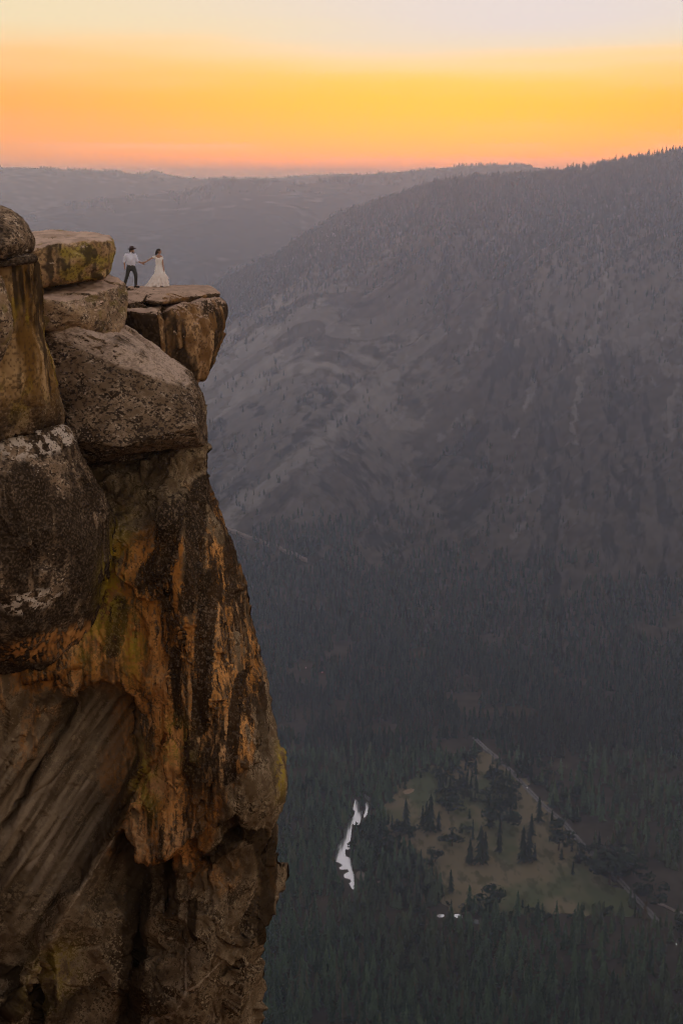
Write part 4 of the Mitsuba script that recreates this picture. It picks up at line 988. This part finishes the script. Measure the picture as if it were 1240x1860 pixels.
def car(key, u, v, paint, heading, label, tail=None, front=None):
    x, y = on_floor([(u, v)])[0]
    z = float(floor_height(np.array([x]), np.array([y]))[0]) + 1.0
    c, s = math.cos(heading), math.sin(heading)
    M = T(np.array([[c, -s, 0, x], [s, c, 0, y], [0, 0, 1, z], [0, 0, 0, 1.0]]))
    tag(key, label, 'car', 'cars far down in the valley')

    def add(part, man, bsdf):
        scene[f'{key}__{part}'] = mikit.ply(man, bsdf, smooth=40, to_world=M)
    add('body', rounded([(sx * 2.05, sy * 0.72, zz_) for sx in (-1, 1) for sy in (-1, 1) for zz_ in (0.45, 0.80)], 0.16) + rounded([(-1.5, sy * 0.6, 1.38) for sy in (-1, 1)] + [(0.5, sy * 0.6, 1.38) for sy in (-1, 1)] + [(-1.9, sy * 0.7, 0.85) for sy in (-1, 1)] + [(1.15, sy * 0.7, 0.85) for sy in (-1, 1)], 0.10), paint)
    add('window', rounded([(-1.62, sy * 0.70, 1.02) for sy in (-1, 1)] + [(0.95, sy * 0.70, 1.02) for sy in (-1, 1)] + [(-1.4, sy * 0.66, 1.32) for sy in (-1, 1)] + [(0.48, sy * 0.66, 1.32) for sy in (-1, 1)], 0.08), 'car_glass')
    for k, (a_, b_) in enumerate(((-1.35, -0.78), (-1.35, 0.78), (1.35, -0.78), (1.35, 0.78))):
        w = trimesh.creation.cylinder(0.34, 0.24, sections=16)
        w.apply_transform(trimesh.transformations.rotation_matrix(math.pi / 2, [1, 0, 0]))
        w.apply_translation([a_, b_, 0.34])
        add('wheel' if k == 0 else f'wheel_{k:03d}', w, 'tyre')
    for nm_, rgb, xx in (('tail_light', tail, -2.22), ('headlight', front, 2.22)):
        for k, b_ in enumerate((-0.6, 0.6)):
            bx_ = trimesh.creation.icosphere(2, 0.17)
            bx_.apply_scale([0.6, 1.5, 1.0])
            bx_.apply_translation([xx, b_, 0.78])
            kk = f'{key}__{nm_}' + ('' if k == 0 else '_001')
            if rgb:
                scene[kk] = mikit.ply(bx_, 'pole_metal', to_world=M, emitter={'type': 'area', 'radiance': {'type': 'rgb', 'value': list(rgb)}})
            else:
                scene[kk] = mikit.ply(bx_, 'paint_red' if nm_ == 'tail_light' else 'paint_white', to_world=M)


away = math.radians(95)
car('car', 555.5, 1214, 'paint_grey', away, 'left car of the pair with red tail lights in the dark forest at centre left', tail=(22, 3.0, 2.2))
car('car_001', 585, 1222, 'paint_grey', away, 'right car of the pair with red tail lights in the dark forest at centre left', tail=(22, 3.0, 2.2))
rdir = road_ls.coords
car('car_002', 938.5, 1412, 'paint_red', math.radians(128), 'red car with lit tail lights on the road at the top of the meadow', tail=(14, 3.5, 1.5))
car('car_003', 956, 1433, 'paint_white', math.radians(-52), 'white car driving down the road beside the meadow', front=(7, 7, 6.5))
car('car_004', 903, 1376, 'paint_grey', math.radians(128), 'distant car with faint red lights at the far end of the road', tail=(10, 2.0, 1.5))


def lamp(key, u, v, rgb, label):
    x, y = on_floor([(u, v)])[0]
    z = float(floor_height(np.array([x]), np.array([y]))[0])
    tag(key, label, 'lamp')
    p_ = trimesh.creation.cylinder(0.09, 4.0, sections=10)
    p_.apply_translation([x, y, z + 2.0])
    put(key + '__pole', p_, 'pole_metal', smooth=40)
    a_ = trimesh.creation.cylinder(0.06, 0.9, sections=8)
    a_.apply_transform(trimesh.transformations.rotation_matrix(math.pi / 2, [0, 1, 0]))
    a_.apply_translation([x + 0.4, y, z + 4.0])
    put(key + '__arm', a_, 'pole_metal', smooth=40)
    g_ = trimesh.creation.icosphere(2, 0.36)
    g_.apply_translation([x + 0.8, y, z + 3.7])
    lamp_shape(key + '__globe', g_, rgb)


lamp('street_lamp', 585, 1636, (9, 4.2, 1.6), 'small warm orange lamp glowing among the conifers left of the river end')
lamp('street_lamp_001', 1226, 1719, (5, 5, 4.6), 'small white lamp glowing among the conifers at the lower right edge')

# ---------------------------------------------------------------- trees
rng = np.random.default_rng(7)


def conifer(seed, tiers, n, width=0.17, bare=0.10, droop=0.035):
    """A spire of drooping ragged skirts, one unit tall."""
    r = np.random.default_rng(seed)
    V, Fc = [], []
    for i in range(tiers):
        f = i / tiers
        top = 1.0 if i == tiers - 1 else bare + (1 - bare) * min(1.0, (i + 1.75) / tiers)
        low = bare + (1 - bare) * f - r.uniform(0, 0.02)
        rad = width * (1 - f) ** 0.85 * r.uniform(0.78, 1.15) + 0.012
        a = np.arange(n) * 2 * np.pi / n + r.uniform(0, 6.28) + r.normal(0, 0.18, n)
        rr = rad * r.uniform(0.55, 1.25, n)
        b = a + np.pi / n
        rb = rad * r.uniform(0.28, 0.5, n)
        base = len(V)
        V.append((r.normal(0, 0.004), r.normal(0, 0.004), top))
        for k in range(n):
            V.append((rr[k] * math.cos(a[k]), rr[k] * math.sin(a[k]), low - droop * r.uniform(0.2, 1.4)))
            V.append((rb[k] * math.cos(b[k]), rb[k] * math.sin(b[k]), low + 0.03))
        for k in range(2 * n):
            Fc.append((base, base + 1 + k, base + 1 + (k + 1) % (2 * n)))
    return np.array(V), np.array(Fc)


def trunk(r0, h, n=5):
    a = np.arange(n) * 2 * np.pi / n
    v = np.vstack([np.column_stack([r0 * np.cos(a), r0 * np.sin(a), a * 0 - 0.02]), np.column_stack([0.35 * r0 * np.cos(a), 0.35 * r0 * np.sin(a), a * 0 + h])])
    i = np.arange(n)
    return v, np.vstack([np.column_stack([i, (i + 1) % n, n + (i + 1) % n]), np.column_stack([i, n + (i + 1) % n, n + i])])


def broadleaf(seed, count=260):
    """A round crown of leaf clumps, one unit tall, with gaps."""
    r = np.random.default_rng(seed)
    lobes = np.column_stack([r.normal(0, 0.20, 9), r.normal(0, 0.20, 9), r.uniform(0.38, 0.80, 9)])
    V, Fc = [], []
    for _ in range(count):
        c = lobes[r.integers(9)]
        d = r.normal(0, 1, 3)
        d /= np.linalg.norm(d)
        p = c + d * np.array([0.20, 0.20, 0.17]) * r.uniform(0.6, 1.05)
        t = np.cross(d, r.normal(0, 1, 3))
        t /= np.linalg.norm(t)
        w = np.cross(d, t) * r.uniform(0.03, 0.07)
        t = t * r.uniform(0.04, 0.08)
        b = len(V)
        V += [p - t, p + w, p + t, p - w - d * 0.02]
        Fc += [(b, b + 1, b + 2), (b, b + 2, b + 3)]
    return np.array(V), np.array(Fc)


TREES = {}
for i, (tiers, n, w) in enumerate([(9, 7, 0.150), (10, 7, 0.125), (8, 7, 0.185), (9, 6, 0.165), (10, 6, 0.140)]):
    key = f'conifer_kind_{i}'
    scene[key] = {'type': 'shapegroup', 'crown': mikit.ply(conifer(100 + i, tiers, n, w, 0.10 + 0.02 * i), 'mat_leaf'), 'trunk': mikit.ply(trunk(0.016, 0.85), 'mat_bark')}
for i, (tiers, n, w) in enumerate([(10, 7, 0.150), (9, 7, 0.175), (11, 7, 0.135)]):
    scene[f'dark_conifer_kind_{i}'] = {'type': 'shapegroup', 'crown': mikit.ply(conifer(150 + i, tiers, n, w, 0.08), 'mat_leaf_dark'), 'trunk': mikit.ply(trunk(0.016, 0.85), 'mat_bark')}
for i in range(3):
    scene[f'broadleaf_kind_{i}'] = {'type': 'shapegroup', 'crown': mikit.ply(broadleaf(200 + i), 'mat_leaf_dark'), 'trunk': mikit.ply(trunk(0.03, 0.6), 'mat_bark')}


def place(key, group, x, y, z, h, wide=1.0, rot=0.0):
    c, s = math.cos(rot) * h * wide, math.sin(rot) * h * wide
    scene[key] = {'type': 'instance', 'g': {'type': 'ref', 'id': group}, 'to_world': T(np.array([[c, -s, 0, x], [s, c, 0, y], [0, 0, h, z], [0, 0, 0, 1.0]]))}


def numbered(base, k):
    return base if k == 0 else f'{base}_{k:03d}'


# cars and lamps stand in gaps of the forest: (pixel u, v of the thing, gap towards the camera in metres)
glimpses = [(555, 1214, 130), (585, 1222, 130), (585, 1636, 85), (1226, 1719, 85)]
gap_polys = []
for u, v, g in glimpses:
    x, y = on_floor([(u, v)])[0]
    k = (y - g) / y
    gap_polys.append(Polygon([(x - 11, y + 8), (x + 11, y + 8), (x * k + 10, y * k), (x * k - 10, y * k)]))
gap_road = LineString(on_floor([(880, 1358), (905, 1378)])).buffer(13).union(LineString(on_floor([(945, 1421), (985, 1462)])).buffer(13)).union(LineString(on_floor([(1000, 1476), (1062, 1537)])).buffer(14)).union(LineString(on_floor([(1128, 1603), (1182, 1660)])).buffer(15))
thin = [meadow.buffer(-6), clearing, river.buffer(3), gap_road, path_ls.buffer(6), dirt] + [b.buffer(2) for b in bars] + [p.buffer(3) for p in ponds] + gap_polys
# the side towards the camera of each piece of open water stays open enough to be seen
for p in [river] + ponds + branch:
    for k in (0.996, 0.992, 0.988, 0.984, 0.980):
        thin.append(Polygon(np.array(p.exterior.coords) * k).buffer(1.0))


def open_ground(x, y):
    bad = np.zeros(len(x), bool)
    for p in thin:
        bad |= contains_xy(p, x, y)
    return bad


def jittered(y0, y1, q0, q1, step):
    out = []
    y = y0
    while y < y1:
        xs = np.arange(q0 * y, q1 * y, step)
        out.append(np.column_stack([xs, np.full(len(xs), y)]))
        y += step
    a = np.vstack(out)
    return a + rng.uniform(-0.5, 0.5, a.shape) * step


near = jittered(1280, 2560, -0.135, 0.30, 11.2)
p3 = np.column_stack([near / 75.0, near[:, 0] * 0])
dens = meshkit.fbm(p3, 3, 71)
keep = ~open_ground(near[:, 0], near[:, 1]) & (rng.uniform(0, 1, len(near)) < np.where(contains_xy(clear2, near[:, 0], near[:, 1]), 0.12, 0.97)) & (dens > 0.31)
near = near[keep]
right_dry = (near[:, 0] > 0.135 * near[:, 1]) & (near[:, 1] > 1750)
near = near[~right_dry | (rng.uniform(0, 1, len(near)) < 0.5)]
hh = rng.normal(29, 9, len(near)).clip(9, 50) * np.where(near[:, 1] < 1900, 1.0, 0.88)
kinds = rng.integers(0, 5, len(near))
rots = rng.uniform(0, 6.28, len(near))
wides = rng.uniform(1.1, 1.75, len(near))
zz = floor_height(near[:, 0], near[:, 1])
# the 300 that show largest are things of their own
pix = np.stack([near[:, 0], near[:, 1], zz + hh], -1)


def project(p):
    f = p[..., 1] * CP - p[..., 2] * SP
    up = p[..., 1] * SP + p[..., 2] * CP
    return U0 + F * p[..., 0] / f, V0 - F * up / f


pu, pv = project(pix)
seen = (pu > 478) & (pu < 1236) & (pv < 1835) & (pv > 200)
size = np.where(seen, hh / near[:, 1], 0)
largest = set(np.argsort(-size)[:300].tolist())
nf = nt_ = 0
zones = [(560, 'left, beside the dark cliff edge'), (690, 'just right of the cliff edge'), (820, 'below the river'), (960, 'below the middle of the meadow'), (1100, 'below the right half of the meadow'), (2000, 'in the lower right corner')]
tallest = {}
for i in largest:
    z_ = next(k for k, (lim, _) in enumerate(zones) if pu[i] < lim)
    if z_ not in tallest or hh[i] > hh[tallest[z_]]:
        tallest[z_] = i
for i in range(len(near)):
    k = kinds[i]
    if i in largest:
        key = numbered('pine_tree', nt_)
        nt_ += 1
        z_ = next(j for j, (lim, _) in enumerate(zones) if pu[i] < lim)
        if tallest[z_] == i:
            tag(key, 'tallest pine of the bottom forest ' + zones[z_][1], 'tree')
        else:
            tag(key, 'dark pine in the bottom forest, ' + zones[z_][1], 'tree', 'bottom forest pines ' + zones[z_][1])
    else:
        nf += 1
        key = f'forest__{nf:03d}'
    leafy = not key.startswith('pine') and rots[i] < 0.5
    place(key, f'broadleaf_kind_{k % 3}' if leafy else f'conifer_kind_{k}', near[i, 0], near[i, 1], zz[i] - 0.3, hh[i] * (0.55 if leafy else 1.0), 1.1 if leafy else wides[i], rots[i] * 3)
tag('forest', 'dense dark conifer forest covering the valley floor round the river and meadow', 'forest', kind='stuff')


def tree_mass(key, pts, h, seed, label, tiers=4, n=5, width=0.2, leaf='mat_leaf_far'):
    """A far forest as one mesh."""
    r = np.random.default_rng(seed)
    vs, fs, at = [], [], 0
    protos = [conifer(seed * 10 + j, tiers, n, width * (0.8 + 0.2 * j), 0.04) for j in range(3)]
    which = r.integers(0, 3, len(pts))
    for j, (v, f) in enumerate(protos):
        sel = np.nonzero(which == j)[0]
        if not len(sel):
            continue
        a = r.uniform(0, 6.28, len(sel))
        w = h[sel] * r.uniform(0.8, 1.3, len(sel))
        c, s = np.cos(a) * w, np.sin(a) * w
        vv = np.stack([v[None, :, 0] * c[:, None] - v[None, :, 1] * s[:, None], v[None, :, 0] * s[:, None] + v[None, :, 1] * c[:, None], v[None, :, 2] * h[sel][:, None]], -1) + pts[sel][:, None]
        vs.append(vv.reshape(-1, 3))
        fs.append((f[None] + (np.arange(len(sel)) * len(v))[:, None, None] + at).reshape(-1, 3))
        at += len(sel) * len(v)
    put(key, (np.vstack(vs), np.vstack(fs)), leaf, label=label, cat='forest', kind='stuff')


far = jittered(2560, 3900, -0.16, 0.30, 12.5)
zf = land_z(far[:, 0], far[:, 1])
ok = (zf < FLOOR + 170) & ~open_ground(far[:, 0], far[:, 1]) & (meshkit.fbm(np.column_stack([far / 90.0, zf * 0]), 3, 77) > 0.30 + 0.12 * sstep(FLOOR + 20, FLOOR + 170, zf))
far, zf = far[ok], zf[ok]
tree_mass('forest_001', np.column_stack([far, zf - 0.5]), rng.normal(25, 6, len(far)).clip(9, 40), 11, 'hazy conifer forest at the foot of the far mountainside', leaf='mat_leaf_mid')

tq = rng.uniform(-0.16, 0.30, 80000)
tt = rng.uniform(0.05, 1.06, 80000)
ty = BASE(tq) + tt * (RY(tq) - BASE(tq))
tx = tq * ty
tz = slope_height(tx, ty)
pp = np.stack([tx, ty, tz], -1)
clump = meshkit.fbm(pp / 110.0, 4, 83)
upper = sstep(0.62, 0.88, tt)
want = np.where(clump > 0.55 - 0.18 * upper, 0.07 + 0.85 * upper, 0.004 + 0.35 * upper)
sel = (rng.uniform(0, 1, len(tq)) < want) & (tz > FLOOR + 60)
pts = pp[sel]
tree_mass('forest_002', pts - [0, 0, 0.6], (rng.normal(17, 5, len(pts)).clip(6, 30) * (1 + 0.2 * upper[sel])), 12, 'scattered conifers on the steep far mountainside', tiers=3, n=4, width=0.21)
# skyline pines stand out one by one
rq = np.linspace(-0.1, 0.262, 520) + rng.normal(0, 0.0006, 520)
rt = 1 + rng.uniform(-0.03, 0.012, 520)
ry = BASE(rq) + rt * (RY(rq) - BASE(rq))
rz = slope_height(rq * ry, ry)
keep = meshkit.fbm(np.column_stack([rq * 70, rq * 0, rq * 0]), 3, 5) > 0.42
tree_mass('forest_003', np.column_stack([rq * ry, ry, rz - 1])[keep], (rng.normal(21, 7, 520).clip(8, 38))[keep], 13, 'row of jagged pines along the crest of the near mountainside', tiers=5, n=5, width=0.16)
for k, ((H_, R_), hgt, cnt, q0, q1) in enumerate(zip(ridges, (15, 16, 17, 17, 13), (1500, 2600, 2600, 2600, 500), (-0.2, -0.26, -0.05, -0.26, -0.2), (0.06, 0.06, 0.22, 0.02, 0.02))):
    q = rng.uniform(q0, q1, cnt)
    y = R_(q) - np.abs(rng.normal(0, 110, cnt))
    m = scene[numbered('hill', k)]
    v = meshkit.WRITTEN[m['filename']][0]
    tree = cKDTree(v[:, :2])
    d_, ix = tree.query(np.column_stack([q * y, y]), k=4)
    w = 1 / (d_ + 1e-3)
    z = (v[ix, 2] * w).sum(1) / w.sum(1)
    dn = meshkit.fbm(np.column_stack([q * 90, y / 300, q * 0]), 3, 15 + k) > 0.45
    tree_mass(f'forest_{k + 4:03d}', np.column_stack([q * y, y, z - 2])[dn], (rng.normal(hgt, 4, cnt).clip(6, 26))[dn], 20 + k,
              ['pines along the crest of the lowest hazy spur', 'pines along the top of the broad middle ridge', 'pines along the dark ridge below the orange sky', 'pines along the far left plateau ridge', 'pines on the farthest faint hills'][k], tiers=2, n=4, width=0.22)

# ---------------------------------------------------------------- trees that stand out in the meadow: (u, v of the foot, height in photo pixels, kind, label)
single = [
    (736.6, 1508, 58, 'p', 'tall dark conifer at the left edge of the meadow, just right of the river wood'),
    (743.7, 1523, 28, 'b', 'small round tree at the foot of the left meadow conifer'),
    (767, 1504, 42, 'p', 'left conifer of the dark cluster in the left half of the meadow'),
    (781, 1511, 70, 'p', 'tallest conifer of the dark cluster in the left half of the meadow'),
    (796, 1510, 36, 'p', 'right conifer of the dark cluster in the left half of the meadow'),
    (774, 1498, 44, 'p', 'conifer at the back of the dark cluster in the left half of the meadow'),
    (814, 1478, 34, 'b', 'round dark tree behind the left meadow cluster'),
    (821, 1537, 30, 'b', 'small bushy tree alone in the middle of the meadow'),
    (858, 1528, 40, 'p', 'slim conifer behind the pair in the middle of the meadow'),
    (853, 1570, 48, 'p', 'left conifer of the group in the middle of the meadow'),
    (872, 1570, 72, 'p', 'tallest conifer of the group in the middle of the meadow'),
    (880, 1567, 58, 'p', 'right conifer of the group in the middle of the meadow'),
    (889, 1505, 46, 'p', 'conifer left of the paired spires at the back of the meadow'),
    (906, 1552, 66, 'p', 'very slim tall conifer right of the middle meadow group'),
    (909, 1512, 50, 'b', 'leafy tree behind the slim meadow conifer'),
    (949, 1566, 66, 'p', 'left conifer of the pair in the right half of the meadow'),
    (960, 1566, 56, 'p', 'middle conifer of the clump in the right half of the meadow'),
    (970, 1564, 34, 'p', 'lowest conifer at the right of the meadow clump'),
    (964, 1520, 42, 'p', 'conifer behind the right meadow clump'),
    (978, 1496, 48, 'p', 'dark conifer on the upper right of the meadow by the road'),
    (1011, 1512, 26, 'b', 'round bush left of the road at the right of the meadow'),
    (1014, 1545, 40, 'b', 'leafy tree between meadow and road on the right'),
    (1019, 1562, 24, 'p', 'small conifer in front of the leafy tree by the road'),
    (818, 1622, 44, 'p', 'pointed conifer alone at the front left edge of the meadow'),
    (895, 1652, 44, 'b', 'large round tree on the front edge of the meadow'),
    (852, 1488, 20, 'p', 'small pointed conifer in the back half of the meadow'),
    (845, 1517, 18, 'b', 'low bush in the middle back of the meadow'),
    (790, 1566, 26, 'b', 'low spreading bush at the left front of the meadow'),
    (1174, 1642, 46, 'b', 'dark rounded tree right of the road at the bottom right'),
    (1106, 1606, 60, 'b', 'big dark tree hiding the road at right, left one of two'),
    (1122, 1598, 62, 'b', 'big dark tree hiding the road at right, right one of two'),
]
for i, (u, v, hp, kind, lab) in enumerate(single):
    x, y = on_floor([(u, v)])[0]
    z = floor_height(np.array([x]), np.array([y]))[0]
    h = hp * (y * CP - z * SP) / F / 0.9
    key = numbered('meadow_pine' if kind == 'p' else 'leafy_tree', sum(1 for s in single[:i] if s[3] == kind))
    place(key, f'dark_conifer_kind_{i % 3}' if kind == 'p' else f'broadleaf_kind_{i % 3}', x, y, z - 0.2, h, (1.25 if 'slim' not in lab else 0.7) if kind == 'p' else 1.4, i * 1.3)
    tag(key, lab, 'tree')
# groves that close the back and the sides of the meadow
groves = [((790, 1395), (870, 1470), 55), ((880, 1405), (945, 1480), 45), ((640, 1500), (735, 1580), 60), ((690, 1560), (785, 1650), 34), ((1000, 1440), (1060, 1500), 26), ((1030, 1520), (1110, 1590), 24), ((940, 1380), (1000, 1430), 24)]
ng = 0
for (u0, v0), (u1, v1), cnt in groves:
    a = on_floor(np.column_stack([rng.uniform(u0, u1, cnt), rng.uniform(v0, v1, cnt)]))
    a = a[~contains_xy(river.buffer(14), a[:, 0], a[:, 1]) & ~contains_xy(gap_road, a[:, 0], a[:, 1])]
    for x, y in a:
        ng += 1
        b = rng.uniform() < 0.5
        place(f'grove__{ng:03d}', f'broadleaf_kind_{rng.integers(3)}' if b else f'dark_conifer_kind_{rng.integers(3)}', x, y, floor_height(np.array([x]), np.array([y]))[0] - 0.3, rng.uniform(14, 22) if b else rng.uniform(18, 34), 1.2 if b else 1.1, rng.uniform(0, 6))
ring = meadow.exterior if hasattr(meadow, 'exterior') else max(meadow.geoms, key=lambda g: g.area).exterior
for s_ in np.arange(0, ring.length, 9.0):                                # a ragged edge where the wood thins into the grass
    e = ring.interpolate(s_ + rng.uniform(-5, 5))
    x, y = e.x + rng.normal(0, 9), e.y + rng.normal(0, 12)
    if rng.uniform() < 0.62 and not contains_xy(gap_road, x, y) and not contains_xy(river.buffer(16), x, y):
        ng += 1
        b = rng.uniform() < 0.55
        place(f'grove__{ng:03d}', f'broadleaf_kind_{rng.integers(3)}' if b else f'dark_conifer_kind_{rng.integers(3)}', x, y, floor_height(np.array([x]), np.array([y]))[0] - 0.3, rng.uniform(5, 14) if b else rng.uniform(9, 24), 1.2, rng.uniform(0, 6))
tag('grove', 'dark mixed groves closing round the meadow', 'forest', kind='stuff')

# ---------------------------------------------------------------- the air
scene['haze_air'] = {'type': 'homogeneous', 'albedo': {'type': 'rgb', 'value': [0.96, 0.935, 0.97]}, 'sigma_t': {'type': 'rgb', 'value': [HAZE * 0.88, HAZE, HAZE * 1.30]}, 'phase': {'type': 'hg', 'g': 0.80}}
scene['haze'] = {'type': 'cube', 'bsdf': {'type': 'null'}, 'interior': {'type': 'ref', 'id': 'haze_air'},
                 'to_world': T().translate([0, 0, -500]).scale([24000, 24000, 608])}
tag('haze', 'thin evening haze filling the whole valley', 'haze', kind='stuff')
